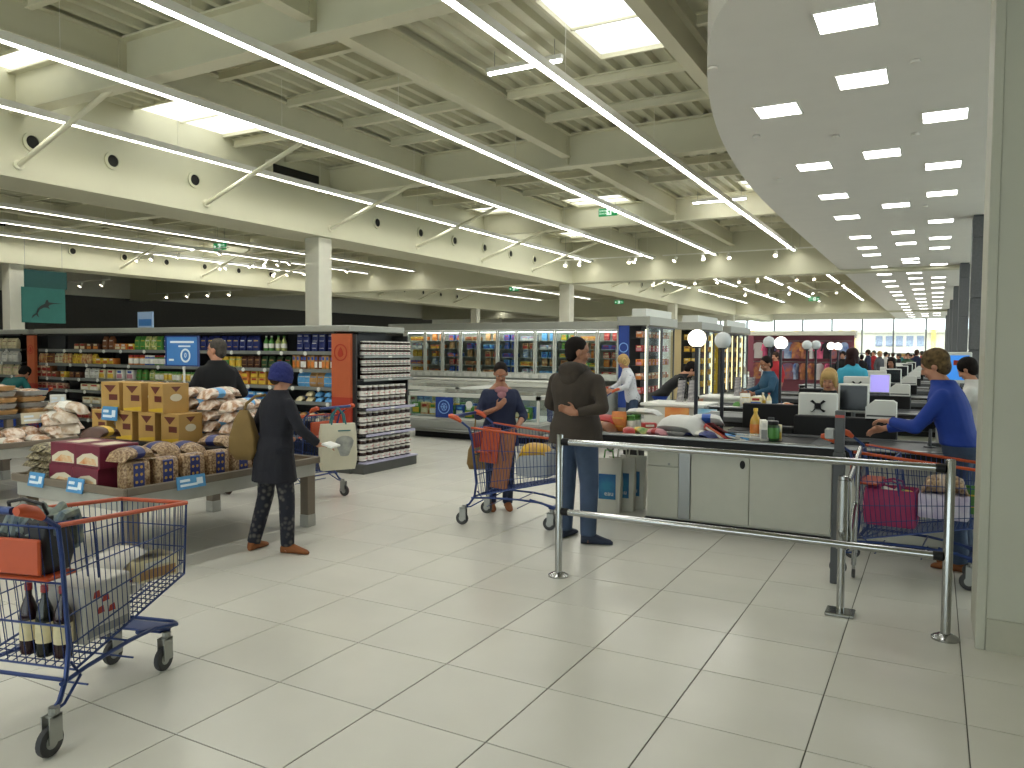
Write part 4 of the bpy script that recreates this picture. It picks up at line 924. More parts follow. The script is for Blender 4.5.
# ------------------------------------------------------------------ shopping trolleys
mat('trolley_blue', '22386E', .35, .3, var=.05); mat('trolley_orange', 'B4471B', .45, var=.04); mat('wheel_rubber', '39393A', .7); mat('zinc', '9C9D98', .4, .7)
def make_cart():
    t = thing('shopping_trolley', 'x', 'trolley')
    RT, RB, FB, FT = (-.36,.93), (-.28,.29), (.52,.475), (.53,.85)
    wt = lambda u: .26+(.2-.26)*u; wb = lambda u: .25+(.19-.25)*u
    def top(u, s): return Vector((s*wt(u), RT[0]+(FT[0]-RT[0])*u, RT[1]+(FT[1]-RT[1])*u))
    def bot(u, s): return Vector((s*wb(u), RB[0]+(FB[0]-RB[0])*u, RB[1]+(FB[1]-RB[1])*u))
    for s in (-1, 1):
        m = MB(); n = 25
        for k in range(n+1): m.cyl(top(k/n, s), bot(k/n, s), .0026, n=4, caps=False)
        for v in (.33, .62, .82): m.tube([top(u/6, s).lerp(bot(u/6, s), v) for u in range(7)], .0036, 4)
        m.tube([bot(u/4, s) for u in range(5)], .006, 5)
        tag(m.build('basket_side', pick('trolley_blue'), t, fix=False), kind='stuff')
        MB().tube([top(u/6, s) for u in range(7)], .011, 8).build('side_rim', pick('trolley_orange'), t, True)
    m = MB(); n = 12
    for k in range(n+1):
        f = k/n; m.cyl(top(1,-1).lerp(top(1,1), f), bot(1,-1).lerp(bot(1,1), f), .0026, n=4, caps=False)
    for v in (.33, .62, .82, 1): m.cyl(top(1,-1).lerp(bot(1,-1), v), top(1,1).lerp(bot(1,1), v), .0036, n=4)
    for s in (-1,1): m.cyl(top(1,s), bot(1,s), .006, n=5)
    tag(m.build('basket_front', pick('trolley_blue'), t, fix=False), kind='stuff')
    MB().cyl(top(1,-1), top(1,1), .011, n=8).build('front_rim', pick('trolley_orange'), t, True)
    m = MB()
    for k in range(13): f = k/12; m.cyl(bot(0,-1).lerp(bot(0,1), f), bot(1,-1).lerp(bot(1,1), f), .0028, n=4, caps=False)
    for k in range(23): m.cyl(bot(k/22,-1), bot(k/22,1), .0028, n=4, caps=False)
    tag(m.build('basket_bottom', pick('trolley_blue'), t, fix=False), kind='stuff')
    m = MB()
    for k in range(11): f = k/10; m.cyl(top(0,-1).lerp(top(0,1), f), bot(0,-1).lerp(bot(0,1), f), .0028, n=4, caps=False)
    for v in (.02,.4,.7,1): m.cyl(top(0,-1).lerp(bot(0,-1), v), top(0,1).lerp(bot(0,1), v), .0055, n=5)
    tag(m.build('rear_flap', pick('trolley_blue'), t, fix=False), kind='stuff')
    # folding child seat
    m = MB()
    for s in (-1,1): m.tube([(s*.2,-.33,.93),(s*.19,-.1,.9),(s*.18,-.06,.62)], .005, 5)
    for k in range(7): m.cyl((-.19+k*.0633,-.1,.9),(-.18+k*.06,-.06,.62), .0028, n=4)
    m.cyl((-.19,-.1,.9),(.19,-.1,.9), .005, n=5); m.build('seat_frame', pick('trolley_blue'), t, fix=False)
    MB().bevbox(-.19,.19,-.395,-.375,.72,.87,.006).build('seat_flap', pick('trolley_orange'), t)
    MB().bevbox(-.2,.2,-.36,-.2,.685,.7,.006).build('child_seat', pick('trolley_orange'), t)
    # handle, posts, chassis
    MB().cyl((-.24,-.56,1.03),(.24,-.56,1.03), .016, n=12).build('handle', pick('trolley_blue'), t, True)
    for s in (-1,1):
        MB().tube([(s*.285,-.585,1.035),(s*.285,-.56,1.035),(s*.283,-.5,1.015),(s*.28,-.46,.985)], [.018,.025,.025,.014], 10).build('handle_cap', pick('trolley_orange'), t, True)
        MB().tube([(s*.28,-.45,.98),(s*.275,-.38,.93),(s*.262,-.35,.8),(s*.25,-.31,.4),(s*.25,-.33,.27),(s*.265,-.38,.2),(s*.275,-.42,.18)], .011, 7).build('rear_post', pick('trolley_blue'), t, True)
        MB().tube([(s*.255,-.36,.26),(s*.235,-.2,.27),(s*.2,.1,.27),(s*.165,.32,.25),(s*.155,.44,.2)], .01, 7).build('chassis_rail', pick('trolley_blue'), t, True)
        MB().tube([(s*.25,-.3,.33),(s*.24,-.24,.25),(s*.27,-.36,.18),(s*.272,-.42,.172)], .007, 6).build('brace', pick('trolley_blue'), t, True)
    MB().tube([(-.16,.2,.27),(-.17,.48,.215),(-.12,.52,.21),(.12,.52,.21),(.17,.48,.215),(.16,.2,.27)], .011, 7).build('front_loop', pick('trolley_blue'), t, True)
    MB().bevbox(-.15,.15,.38,.5,.195,.208,.005).build('front_plate', pick('trolley_blue'), t)
    MB().cyl((-.25,-.34,.27),(.25,-.34,.27), .009, n=6).cyl((-.2,.1,.27),(.2,.1,.27),.006,n=5).cyl((-.24,-.2,.19),(.24,-.2,.19),.005,n=5).cyl((-.22,0.1,.19),(.22,.1,.19),.005,n=5).build('cross_bar', pick('trolley_blue'), t, True)
    for sx, y, tx in ((-.278,-.42,-.03),(.278,-.42,.03),(-.155,.42,0),(.155,.42,0)):
        c = MB().lathe([(.022,.165),(.022,.195)], 10, (sx,y,0)).box(sx-.022,sx-.017,y-.045,y+.02,.055,.17).box(sx+.017,sx+.022,y-.045,y+.02,.055,.17).box(sx-.022,sx+.022,y-.03,y+.02,.158,.168).build('caster', pick('zinc'), t)
        MB().lathe([(.001,-.013),(.03,-.013),(.048,-.014),(.06,-.012),(.0625,0),(.06,.012),(.048,.014),(.03,.013),(.001,.013)], 20).xf(Matrix.Translation((sx,y-.025,.0625)) @ Matrix.Rotation(R(90),4,'Y')).build('wheel', pick('wheel_rubber'), c, True)
        MB().lathe([(.001,-.0145),(.03,-.0145),(.03,.0145),(.001,.0145)], 14).xf(Matrix.Translation((sx,y-.025,.0625)) @ Matrix.Rotation(R(90),4,'Y')).build('hub', pick('zinc'), c, True)
    return t
cart = make_cart()
H1 = Vector((-.26,.966,0)); F1 = Vector((-3.61,2.545,0))
cart.location = F1-H1*.42; cart.rotation_euler = (0,0,R(15)); cart['label'] = 'blue and orange shopping trolley in the foreground with a boxed carton and bottles'
C1 = cart.location.copy(); RZ1 = R(15)
C2 = Vector((-3.50,6.47,0)); RZ2 = R(-84); copy_tree(cart, C2, RZ2, 'shopping trolley between the navy-dressed woman and the hooded man')
C3 = Vector((-.13,6.42,0)); RZ3 = R(-95); copy_tree(cart, C3, RZ3, 'shopping trolley with a pink bag behind the chrome barrier')
C4 = Vector((-6.28,6.4,0)); RZ4 = R(90); copy_tree(cart, C4, RZ4, 'shopping trolley with a tote bag near the jar display')
RZ5 = R(128); L5 = Vector((gx(633,12.35),12.35,0)); C5 = L5-Matrix.Rotation(RZ5,3,'Z') @ Vector((0,-.9,0)); copy_tree(cart, C5, RZ5, 'shopping trolley beside the freezers with the patterned-top person leaning on it')
C6 = Vector((-12.3,6.55,0)); RZ6 = R(90); copy_tree(cart, C6, RZ6, 'shopping trolley behind the bread table at the far left')
def incart(C, rz, x, y, z): return C + Matrix.Rotation(rz,3,'Z') @ Vector((x,y,z))
def cput(mesh, mats, C, rz0, x, y, z, rz, name, label, cat, **k): return put(mesh, mats, incart(C,rz0,x,y,z), rz0+rz, name, label, cat, **k)
def cz(y): return .31+(.50-.30)*(y+.28)/.74
# foreground trolley contents
mat('pack_white', 'C9C6BE', .4, var=.06, vscale=12); mat('pack_red', 'A8321F', .4)
pk = MB().bevbox(-.13,.13,-.19,.19,0,.27,.008)
pk.mi(1)
for a, b_ in ((.02,.17),(.06,.12),(-.03,.11),(.09,.2)): pk.add([(.1306,-a-.03,b_),(.1306,-a+.03,b_),(.1306,-a+.02,b_+.035),(.1306,-a-.02,b_+.03)], [(0,1,2,3)])
pk.mi(2).add([(.1306,-.17,.02),(.1306,.17,.02),(.1306,.17,.06),(.1306,-.17,.06)], [(0,1,2,3)])
good('drinks_carton', pk, 3, False)
cput('drinks_carton', (pick('pack_white'),pick('pack_red'),pick('p_grey')), C1, RZ1, .1, -.04, cz(-.16)+.01, 0, 'drinks_carton', 'bulky white carton with red marks in the foreground trolley', 'carton', s=(.85,.75,.95))
mat('wine', '2A1216', .15); mat('bottle_dark', '161A14', .12); mat('foil_red', '8E1F24', .35)
good('wine_bottle', bottle_mb(.038,.31), 3)
for k, (x, y, c) in enumerate(((.15,-.235,'outermost by the wire side'),(.06,-.24,'second from the wire side'),(-.03,-.235,'third from the wire side'))):
    cput('wine_bottle', (pick('wine') if k % 2 == 0 else pick('bottle_dark'),pick('p_cream'),pick('foil_red')), C1, RZ1, x, y, cz(y-.05)+.012, 0, 'wine_bottle', f'dark bottle with red cap in the foreground trolley, {c}', 'bottle')
mat('meat', '5C1A1E', .3, col2='8A3A38', vscale=12); mat('clear_box', 'C7C4BC', .2)
good('tray2', MB().loft([rect_ring(.2,.15,0,rnd=.2), rect_ring(.23,.18,.05,rnd=.2)]).mi(1).ell((0,0,.05),.095,.07,.02,12,5), 2)
cput('tray2', (pick('clear_box'),pick('meat')), C1, RZ1, .02, .24, cz(.15)+.03, .3, 'meat_tray', 'tray of dark red meat in the foreground trolley', 'tray', ry=0)
cput('pillow_m', (pick('clear_box'),pick('clear_box')), C1, RZ1, -.03, .3, cz(.3)+.085, .2, 'salad_bag', 'clear bag lying on the meat tray in the foreground trolley', 'bag')
cput('carton_w', ('cream','tan','white'), C1, RZ1, .09, .37, cz(.32)+.02, 1.3, 'cake_box', 'clear cake box at the front of the foreground trolley', 'box')
cput('pillow_s', ('dkbrown','cream'), C1, RZ1, -.1, .38, cz(.38)+.02, .8, 'coffee_pack', 'dark coffee pack in the front of the foreground trolley', 'package')
# scarf and bag on its child seat
mat('scarf', '8E9484', .8, col2='4A6076', vscale=14, bump=.3, bscale=14); mat('leather_black', '17171A', .45, bump=.2, bscale=20)
sc = MB()
for k in range(9): sc.tube([(-.16+.03*k+.02*math.sin(k*2),-.1,.0-.02*(k % 3)),(-.15+.035*k,-.05,.08+.015*math.sin(k*1.7)),(-.14+.036*k,.03,.1+.02*math.cos(k*2.1)),(-.12+.03*k,.1,.03),(-.1+.026*k,.13,-.1-.03*(k % 2))], .028, 8)
o = sc.build('scarf', pick('scarf'), None, True, incart(C1,RZ1,.05,-.22,.87)); o.rotation_euler = (.0,.0,RZ1+.25); o.scale = (.8,.8,.8); tag(o, 'grey green patterned scarf bundled on the trolley child seat', 'scarf')
hb = thing('handbag', 'black leather handbag in the child seat of the foreground trolley', 'handbag', incart(C1,RZ1,.0,-.25,.702), RZ1)
MB().loft([rect_ring(.3,.14,0), rect_ring(.33,.17,.08), rect_ring(.3,.12,.2), rect_ring(.26,.05,.24)]).build('body', pick('leather_black'), hb, True)
MB().tube([(-.1,0,.23),(-.09,-.02,.29),(0,-.03,.31),(.09,-.02,.29),(.1,0,.23)], .008, 6).build('strap', pick('leather_black'), hb, True)
# bags used in trolleys
def shop_bag(name, label, loc, rz, w, h_, d, m, parts=(), handles=True, cat='bag', hm=None):
    t = thing(name, label, cat, loc, rz)
    rings = [rect_ring(w*.95,d*.9,0,rnd=.25), rect_ring(w*1.02,d*1.02,h_*.3,rnd=.3), rect_ring(w,d,h_*.75,rnd=.3), rect_ring(w*.96,d*.8,h_,rnd=.3), rect_ring(w*.93,d*.75,h_,rnd=.3), rect_ring(w*.9,d*.7,h_*.8,rnd=.3)]
    MB().loft(rings).build('body', m, t, True)
    if handles:
        for s in (-1,1): MB().tube([(-w*.2,s*d*.38,h_*.95),(-w*.17,s*d*.3,h_*1.15),(0,s*d*.2,h_*1.22),(w*.17,s*d*.3,h_*1.15),(w*.2,s*d*.38,h_*.95)], .008, 6).build('handle', hm or m, t, True)
    return t
mat('pink_bag', 'A3305E', .6, var=.08, bump=.25, bscale=10); mat('pale_bag', 'A3A7AC', .6, bump=.2, bscale=10); mat('grey_bag', '5B6472', .6, bump=.2, bscale=10); mat('canvas', 'CFCBB6', .75, var=.04, bump=.12, bscale=60); mat('print_grey', '7E8280', .7, col2='B5B6AE', vscale=10); mat('teal_cloth', '1F6D74', .6); mat('lilac_pack', 'B7A8C8', .45, col2='E2DCE6', vscale=9)
mat('brown_sheet', '9A6240', .55, var=.12, vscale=12, tex='wave'); mat('orange_sheet', 'B8481E', .5, var=.05); mat('blue_bag', '1E3F9A', .55, bump=.2, bscale=12)
p3 = incart(C3,RZ3,.0,-.13,cz(-.13)+.03)
b3 = shop_bag('shopping_bag', 'dark pink shopping bag standing in the trolley behind the barrier', p3, RZ3+R(90), .36, .27, .3, pick('pink_bag'))
put('bottle_m', (pick('bottle_dark'),'white','white'), incart(C3,RZ3,.0,-.1,.44), .3, 'bottle', 'dark bottle poking out of the pink shopping bag', 'bottle', rx=.2); put('carton_t', ('white','grey','black'), incart(C3,RZ3,.04,-.16,.46), 1.2, 'milk_carton', 'white carton poking out of the pink shopping bag', 'carton', rx=.2)
put('pillow_s', ('yellow','green'), incart(C3,RZ3,-.03,-.06,.57), 1.1, 'banana_pack', 'yellow pack on top of the pink shopping bag', 'package')
wp = MB().bevbox(-.16,.16,-.12,.12,0,.22,.012); good('toilet_pack', wp, 1)
cput('toilet_pack', (pick('lilac_pack'),), C3, RZ3, .02, .22, cz(.22)+.03, R(90), 'paper_pack', 'lilac and white pack in the trolley behind the barrier', 'package', s=(1,1,.8))
cput('pillow_m', ('cookie','film'), C3, RZ3, .03, .22, cz(.2)+.215, .1, 'bread_bag', 'brown bread bag on the lilac pack in the barrier trolley', 'bag', s=(1.2,1.0,1.3))
cput('pouch_m', ('green','yellow'), C3, RZ3, .0, .42, cz(.42)+.02, R(90), 'snack_pouch', 'green pouch at the front of the barrier trolley', 'package')
# trolley between woman and man: tall sheets, chips bag, grey bag
for k, (y, m, lab, tl) in enumerate(((-.24,'orange_sheet','orange flat sheet standing in the trolley by the navy-dressed woman',-.12),(-.15,'brown_sheet','tall brown board standing in the trolley by the navy-dressed woman',-.16))):
    o = MB().bevbox(-.085,.085,-.012,.012,0,.55 if k else .34,.003).build('flat_board', pick(m), None, False, incart(C2,RZ2,.09 if k else .14,y,.34+(.0 if k else .25))); o.rotation_euler = (0,-tl,RZ2+R(108)); tag(o, lab, 'board')
bb = shop_bag('shopping_bag', 'grey shopping bag at the front of the trolley before the hooded man', incart(C2,RZ2,.04,.22,cz(.3)+.02), RZ2+R(90), .32, .24, .3, pick('pale_bag'))
mat('crisp_yellow', 'CDA01C', .35, var=.15, vscale=14, bump=.3, bscale=14)
cput('pillow_m', (pick('crisp_yellow'),'gold'), C2, RZ2, .06, .22, cz(.22)+.2, R(5), 'crisp_bag', 'yellow crisp bag on top of the grey bag in the trolley', 'bag', s=(1.3,1,1.5))
lettering('Vittel', .07, pick('pack_red'), None, (0,0,0)) if False else None
# tote bag hung on the trolley near the jars
tb = thing('tote_bag', 'cream tote bag with a grey animal print hanging from the trolley handle', 'bag', (-5.655,6.37,.36), R(60))
MB().loft([rect_ring(.37,.1,0,rnd=.5), rect_ring(.41,.14,.1,rnd=.5), rect_ring(.4,.12,.4,rnd=.5), rect_ring(.38,.06,.5,rnd=.5)]).build('body', pick('canvas'), tb, True)
pr_ = [(.02+.09*math.cos(R(q))*(1+.25*math.sin(R(3*q))), .26+.13*math.sin(R(q))*(1+.15*math.cos(R(2*q)))) for q in range(0,360,20)]
MB().prism([(a+.03,b) for a, b in pr_], -.0745, -.0725, 'y').build('animal_print', pick('print_grey'), tb)
MB().box(-.02,.12,-.068,-.066,.42,.432).build('lettering_line', pick('teal_cloth'), tb)
for s in (-1,1): MB().tube([(-.08,s*.03,.49),(-.06,s*.03,.6),(0,s*.02,.67),(.06,s*.03,.6),(.08,s*.03,.49)], .009, 6).build('handle', pick('teal_cloth'), tb, True)
# trolley at the freezers
shop_bag('shopping_bag', 'dark patterned bag in the trolley by the freezers', incart(C5,RZ5,0,-.2,.64), RZ5, .3, .34, .2, pick('leather_black'))
cput('drinks_carton', (pick('orange_sheet'),pick('pack_red'),pick('p_grey')), C5, RZ5, .0, .15, cz(.15)+.03, 0, 'cardboard_box', 'orange carton in the trolley by the freezers', 'carton')
# far left trolley
shop_bag('shopping_bag', 'blue bag in the trolley behind the bread table', incart(C6,RZ6,0,.1,cz(.1)+.02), RZ6, .3, .3, .3, pick('blue_bag'))

# ------------------------------------------------------------------ chrome barrier and swing gate
BY = 5.09
bar = thing('crowd_barrier', 'chrome tube barrier with two rails in front of the checkout', 'barrier', (-1.15, BY, 0))
for x, who in ((-2.397,0),(.095,1)):
    lx = x+1.15
    MB().lathe([(.075,0),(.075,.012),(.06,.022),(.035,.034),(.03,.036)], 24, (lx,0,0)).build('floor_flange', pick('chrome'), bar, True)
    MB().lathe([(.0265,.02),(.0265,1.045),(.022,1.055),(.001,1.057)], 20, (lx,0,0)).build('post', pick('chrome'), bar, True)
    for z in (1.0,.485):
        s = 1 if who == 0 else -1
        MB().cyl((lx+s*.024,0,z),(lx+s*.075,0,z),.027,n=16).build('rail_clamp', pick('black_plastic'), bar, True)
for z in (1.0,.485): MB().cyl((-2.397+1.15+.07,0,z),(.095+1.15-.07,0,z),.0235,n=16).build('rail', pick('chrome'), bar, True)
gt = thing('swing_gate', 'chrome swing gate on a short post with a square floor plate', 'gate', (-.488, 5.25, 0))
MB().bevbox(-.085,.085,-.075,.075,0,.022,.004).build('floor_plate', pick('chrome'), gt)
MB().lathe([(.024,.02),(.024,.86),(.03,.862),(.03,.885),(.001,.887)], 18).build('post', pick('chrome'), gt, True)
MB().lathe([(.034,.42),(.034,.86)], 18).build('hinge_sleeve', pick('chrome'), gt, True)
MB().tube([(.03,.05,.85),(.03,.85,.97),(.02,.89,.95),(.0,.89,.1)], .018, 10).build('gate_frame', pick('chrome'), gt, True)
MB().cyl((.03,.03,.45),(.0,.89,.56),.015,n=10).build('gate_bar', pick('chrome'), gt, True)
MB().tube([(.03,.03,.5),(.045,.03,.43),(.03,.05,.85)], .011, 8).build('hinge_loop', pick('chrome'), gt, True)
MB().cyl((0,.89,.1),(0,.9,.06),.012,n=8).build('caster_fork', pick('chrome'), gt); MB().lathe([(.001,-.011),(.032,-.011),(.035,0),(.032,.011),(.001,.011)], 16).xf(Matrix.Translation((0,.9,.036)) @ Matrix.Rotation(R(90),4,'Y')).build('caster_wheel', pick('wheel_rubber'), gt, True)
gp = thing('payment_post', 'dark grey post with a small terminal beside the swing gate', 'post', (gx(845,5.95)-.02, 5.95, 0))
MB().bevbox(-.04,.04,-.035,.035,0,.95,.006).build('column', pick('dark_grey'), gp); MB().bevbox(-.032,.032,-.03,.03,.95,1.25,.004).build('head', pick('dark_grey'), gp)
MB().box(-.031,.031,-.032,-.03,1.2,1.22).build('red_mark', pick('pack_red'), gp); MB().bevbox(-.1,-.032,-.02,.03,1.04,1.12,.01).build('terminal', pick('grey_plastic'), gp)

# ------------------------------------------------------------------ checkouts
mat('counter', 'B3B3A6', .5, var=.02); mat('belt', '262626', .6); mat('laminate', 'C6C6BE', .4); mat('screen_dark', '15181C', .2); mat('screen_blue', '2E6FB8', .3, emit='3F86D8', es=.7); mat('screen_violet', '9A8FD8', .3, emit='A79BEA', es=.7)
CK = thing('checkout_counter', 'first checkout counter with conveyor belt behind the chrome barrier', 'checkout', (0, 7.05, 0))
MB().box(-2.41,.33,.0,.83,0,.075).build('plinth', pick('black_plastic'), CK)
MB().box(-2.4,.32,.03,.82,.07,.74).build('body', pick('counter'), CK)
for a, b in ((-2.39,-2.09),(-1.97,-1.44),(-1.435,-.75),(-.745,.31)): MB().bevbox(a,b,.012,.032,.09,.72 if a > -2.3 else .57,.004).build('front_panel', pick('counter'), CK)
MB().bevbox(-2.39,-2.09,.012,.032,.578,.72,.004).build('drawer_front', pick('counter'), CK)
MB().cyl((-2.18,.004,.6),(-2.18,.014,.6),.012,n=12).build('lock', pick('steel'), CK)
MB().bevbox(-2.085,-1.975,.004,.02,.09,.735,.003).build('steel_strip', pick('steel'), CK)
MB().lathe([(.001,0),(.024,0),(.024,.006),(.001,.006)], 16).xf(Matrix.Translation((-1.5,.012,.645)) @ Matrix.Rotation(R(90),4,'X') @ Matrix.Scale(1.6,4,(0,1,0))).build('slot_plate', pick('black_plastic'), CK, True)
MB().box(-2.92,.32,-.012,.84,.745,.838).build('bumper_band', pick('black_plastic'), CK)
MB().bevbox(-2.95,.34,-.02,.05,.838,.865,.008).build('front_edge', pick('steel'), CK); MB().bevbox(-2.95,.34,.8,.86,.8,.865,.01).build('rear_edge', pick('dark_grey'), CK)
MB().bevbox(-2.95,.34,-.03,.0,.725,.748,.006).build('lower_trim', pick('steel'), CK)
MB().box(-2.9,-.95,.05,.8,.8,.845).build('belt', pick('belt'), CK); MB().cyl((-2.92,.05,.81),(-2.92,.8,.81),.035,n=12).build('belt_roller', pick('steel'), CK, True)
MB().box(-.95,.34,.05,.8,.8,.85).build('scan_deck', pick('dark_grey'), CK); MB().box(-.8,-.5,.3,.6,.85,.853).build('scanner_glass', pick('screen_dark'), CK)
cb = MB().bevbox(-1.2,-.29,.86,1.0,.3,1.05,.01).bevbox(-1.49,-1.2,.86,1.0,.3,.93,.01).build('cashier_screen', pick('black_plastic'), CK)
MB().box(-1.4,-.2,1.0,1.35,.72,.76).build('cashier_desk', pick('black_plastic'), CK)
MB().bevbox(-1.44,-1.38,.84,.86,.94,1.02,.004).build('card_slot', pick('dark_grey'), CK)
def monitor(loc, rz, label, w=.37, h_=.24, screen='screen_dark', mount=True, stand=.12, group='cash desk monitors'):
    t = thing('monitor', label, 'monitor', loc, rz)
    MB().bevbox(-w/2,w/2,-.03,.03,stand,stand+h_,.012).build('casing', pick('white_plastic'), t)
    MB().box(-w/2+.02,w/2-.02,.03,.033,stand+.02,stand+h_-.02).build('screen', pick(screen), t)
    MB().cyl((0,0,0),(0,0,stand),.02,n=10).cyl((0,0,0),(0,0,.012),.08,n=14).build('stand', pick('dark_grey'), t)
    if mount:
        m = MB(); z = stand+h_*.45
        for sx in (-1,1):
            for sz in (-1,1): m.prism([(0,z-.012),(sx*.06,z+sz*.05-.012),(sx*.075,z+sz*.045),(sx*.05,z+sz*.062),(0,z+.012)], -.042, -.03, 'y')
        m.bevbox(-.03,.03,-.06,-.03,z-.03,z+.03,.005); m.build('mount_arm', pick('black_plastic'), t)
    return t
pn = MB().prism([(-.13,0),(.13,0),(.13,.15),(.1,.17),(-.06,.17),(-.13,.11)], -.09, .09, 'y'); good('printer_body', pn, 1, False)
def printer(loc, label):
    t = thing('receipt_printer', label, 'printer', loc)
    o = link('casing', GOODS['printer_body'], t); recolor(o, [pick('white_plastic')])
    MB().box(-.12,.12,-.092,-.09,.02,.035).build('paper_slot', pick('dark_grey'), t)
# globe lamps
mat('globe_off', 'CDD1D2', .25); mat('globe_on', 'FFFFFF', .3, emit='FFF8E6', es=GLOBE_E); mat('pole_navy', '1A1C26', .4)
def globe_lamp(px, py, X, on, label, r=.1):
    d = _ray(px, py); Y = d.y*(X/d.x); z = CAM_H+d.z*(X/d.x)
    t = thing('globe_lamp', label, 'lamp', (X, Y, 0), 0, 'globe lamps marking the checkouts')
    MB().cyl((0,0,.0),(0,0,z-r*.9),.022,n=12).build('pole', pick('pole_navy'), t, True); MB().lathe([(.12,0),(.12,.015),(.03,.03)], 18).build('base', pick('pole_navy'), t, True)
    MB().lathe([(.05,z-r*1.05),(.05,z-r*.85)], 14).build('collar', pick('pole_navy'), t, True)
    MB().ell((0,0,z),r,r,r,24,14).build('globe', pick('globe_on' if on else 'globe_off'), t, 'all')
for px, py, X, on, who in ((697,338.5,-2.33,1,'lit globe lamp on a dark pole, nearest of the lit ones'),(723,340.5,-2.2,0,'unlit globe lamp on a dark pole, nearest of the unlit ones'),(769,342,-2.52,0,'unlit globe lamp beside the seated man in blue'),(781,343,-2.12,1,'lit globe lamp in front of the seated man in blue'),
                           (807,345,-2.4,0,'unlit globe lamp in the third pair, outer one'),(816,345,-2.25,0,'unlit globe lamp in the third pair, inner one'),(831,346,-2.4,1,'lit globe lamp in the fourth pair, outer one'),(838,346.5,-2.25,1,'lit globe lamp in the fourth pair, inner one')):
    globe_lamp(px, py, X, on, who)
MODS = [7.05+4.35*k for k in range(6)]
mat('paper_bag0', 'C4C2B6', .6)
ordw = ('first','second','third','fourth','fifth','sixth')
def reg_units(k, y):
    o = ordw[k]
    if k: copy_tree(CK, (0,y,0), 0, f'{o} checkout counter from the barrier, belt facing the barrier')
    monitor((-1.02,y+1.2,.94 if k == 0 else .99), .06, f'white monitor seen from behind at the {o} checkout', stand=.08)
    monitor((-.74,y+1.75,.76), R(180), f'monitor with dark screen facing the entrance at the {o} checkout', w=.3, h_=.3, mount=False, stand=.28, screen='screen_dark' if k != 1 else 'screen_violet')
    MBd = thing('cash_desk', f'black cash desk behind the {o} checkout counter', 'desk', (-.5,y+1.7,0)); MB().bevbox(-.36,.36,-.2,.2,.7,.76,.008).build('top', pick('black_plastic'), MBd)
    for sx in (-.32,.32): MB().bevbox(sx-.03,sx+.03,-.18,.18,0,.7,.006).build('side', pick('black_plastic'), MBd)
    printer((-.43,y+.93,1.05), f'white receipt printer on the black screen of the {o} checkout')
    if k < 5:
        c2 = copy_tree(CK, (-2.3,y+3.35,0), R(180), f'checkout counter backing onto the {o} one from the barrier')
for k, y in enumerate(MODS): reg_units(k, y)
def card_terminal(loc, rz, label):
    t = thing('card_terminal', label, 'terminal', loc, rz)
    MB().cyl((0,0,0),(0,0,.16),.014,n=8).cyl((0,0,0),(0,0,.01),.05,n=14).build('stalk', pick('dark_grey'), t, True)
    b = MB().bevbox(-.045,.045,-.09,.09,-.02,.025,.01).build('casing', pick('black_plastic'), t, loc=(0,0,.19)); b.rotation_euler = (.5,0,0)
    k = MB().box(-.034,.034,.02,.075,.025,.028).build('display', pick('screen_dark'), b)
    for i in range(12): MB().bevbox(-.032+(i % 3)*.024,-.014+(i % 3)*.024,-.075+(i//3)*.022,-.06+(i//3)*.022,.024,.031,.002).build('key', pick('grey_plastic'), b)
for k, y in enumerate(MODS[:5]):
    card_terminal((-.02,y+.5,.85), R(-160), f'black card terminal on the {ordw[k]} checkout counter')
    t = thing('bag_holder', f'dark bag holder at the packing end of the {ordw[k]} checkout counter', 'holder', (.12,y+.66,.85))
    MB().bevbox(-.16,.16,-.06,.06,0,.03,.006).build('base', pick('dark_grey'), t); MB().tube([(-.14,0,.03),(-.14,0,.26),(-.1,0,.3),(.1,0,.3),(.14,0,.26),(.14,0,.03)], .008, 6).build('hoop', pick('dark_grey'), t, True)
    for j in range(3): MB().bevbox(-.1,.1,-.03+j*.02,-.02+j*.02,.03,.27,.003).build('folded_bag', pick('paper_bag0'), t)
# goods on the first belt
BZ = .847
def bput(mesh, mats, px, Y, dz, rz, name, label, cat, **k): return put(mesh, mats, (gx(px,Y),Y,BZ+dz), rz, name, label, cat, **k)
bput('pillow_m', ('red','red'), 606, 7.45, .06, 1.4, 'crisp_bag', 'red snack bag on the belt beside the hooded man', 'bag'); bput('pillow_m', ('brown','tan'), 602, 7.3, 0, 1.3, 'bread_bag', 'brown bag under the red snack bag on the belt', 'bag')
bput('pouch_m', ('orange','yellow'), 620, 7.42, 0, .1, 'snack_pouch', 'orange pouch on the belt next to the red bag', 'package')
for px, w_ in ((631,'nearer'),(637,'farther')): bput('jar_l', ('green','white','green'), px, 7.5 if px < 635 else 7.62, 0, 0, 'food_can', f'green and white can on the belt, {w_} of the two', 'can')
bput('pillow_s', ('red','mix_red'), 630, 7.2, 0, .4, 'tomato_pack', 'red pack at the belt edge', 'package'); bput('pillow_s', ('mix_green','yellow'), 641, 7.25, 0, 1.0, 'salad_pack', 'green mixed pack at the belt edge', 'package')
bput('carton_s', ('red','cream','white'), 650, 7.4, .0, .5, 'biscuit_pack', 'red pack in the middle of the belt', 'package'); bput('pillow_s', ('pink','red'), 658, 7.22, 0, 1.2, 'ham_pack', 'pink meat pack at the belt edge before the white sack', 'package')
mat('sack_white', 'CFCFCB', .4, var=.04, bump=.25, bscale=10)
bput('pillow_l', (pick('sack_white'),pick('sack_white')), 683, 7.42, .03, 1.25, 'flour_sack', 'large white sack lying on the belt', 'sack', s=(1.15,1.1,1.25), rx=.0, ry=-.12); bput('pillow_m', ('navy','white'), 703, 7.33, .0, 1.2, 'blue_pack', 'navy pack under the white sack', 'package', s=(1,1,.6))
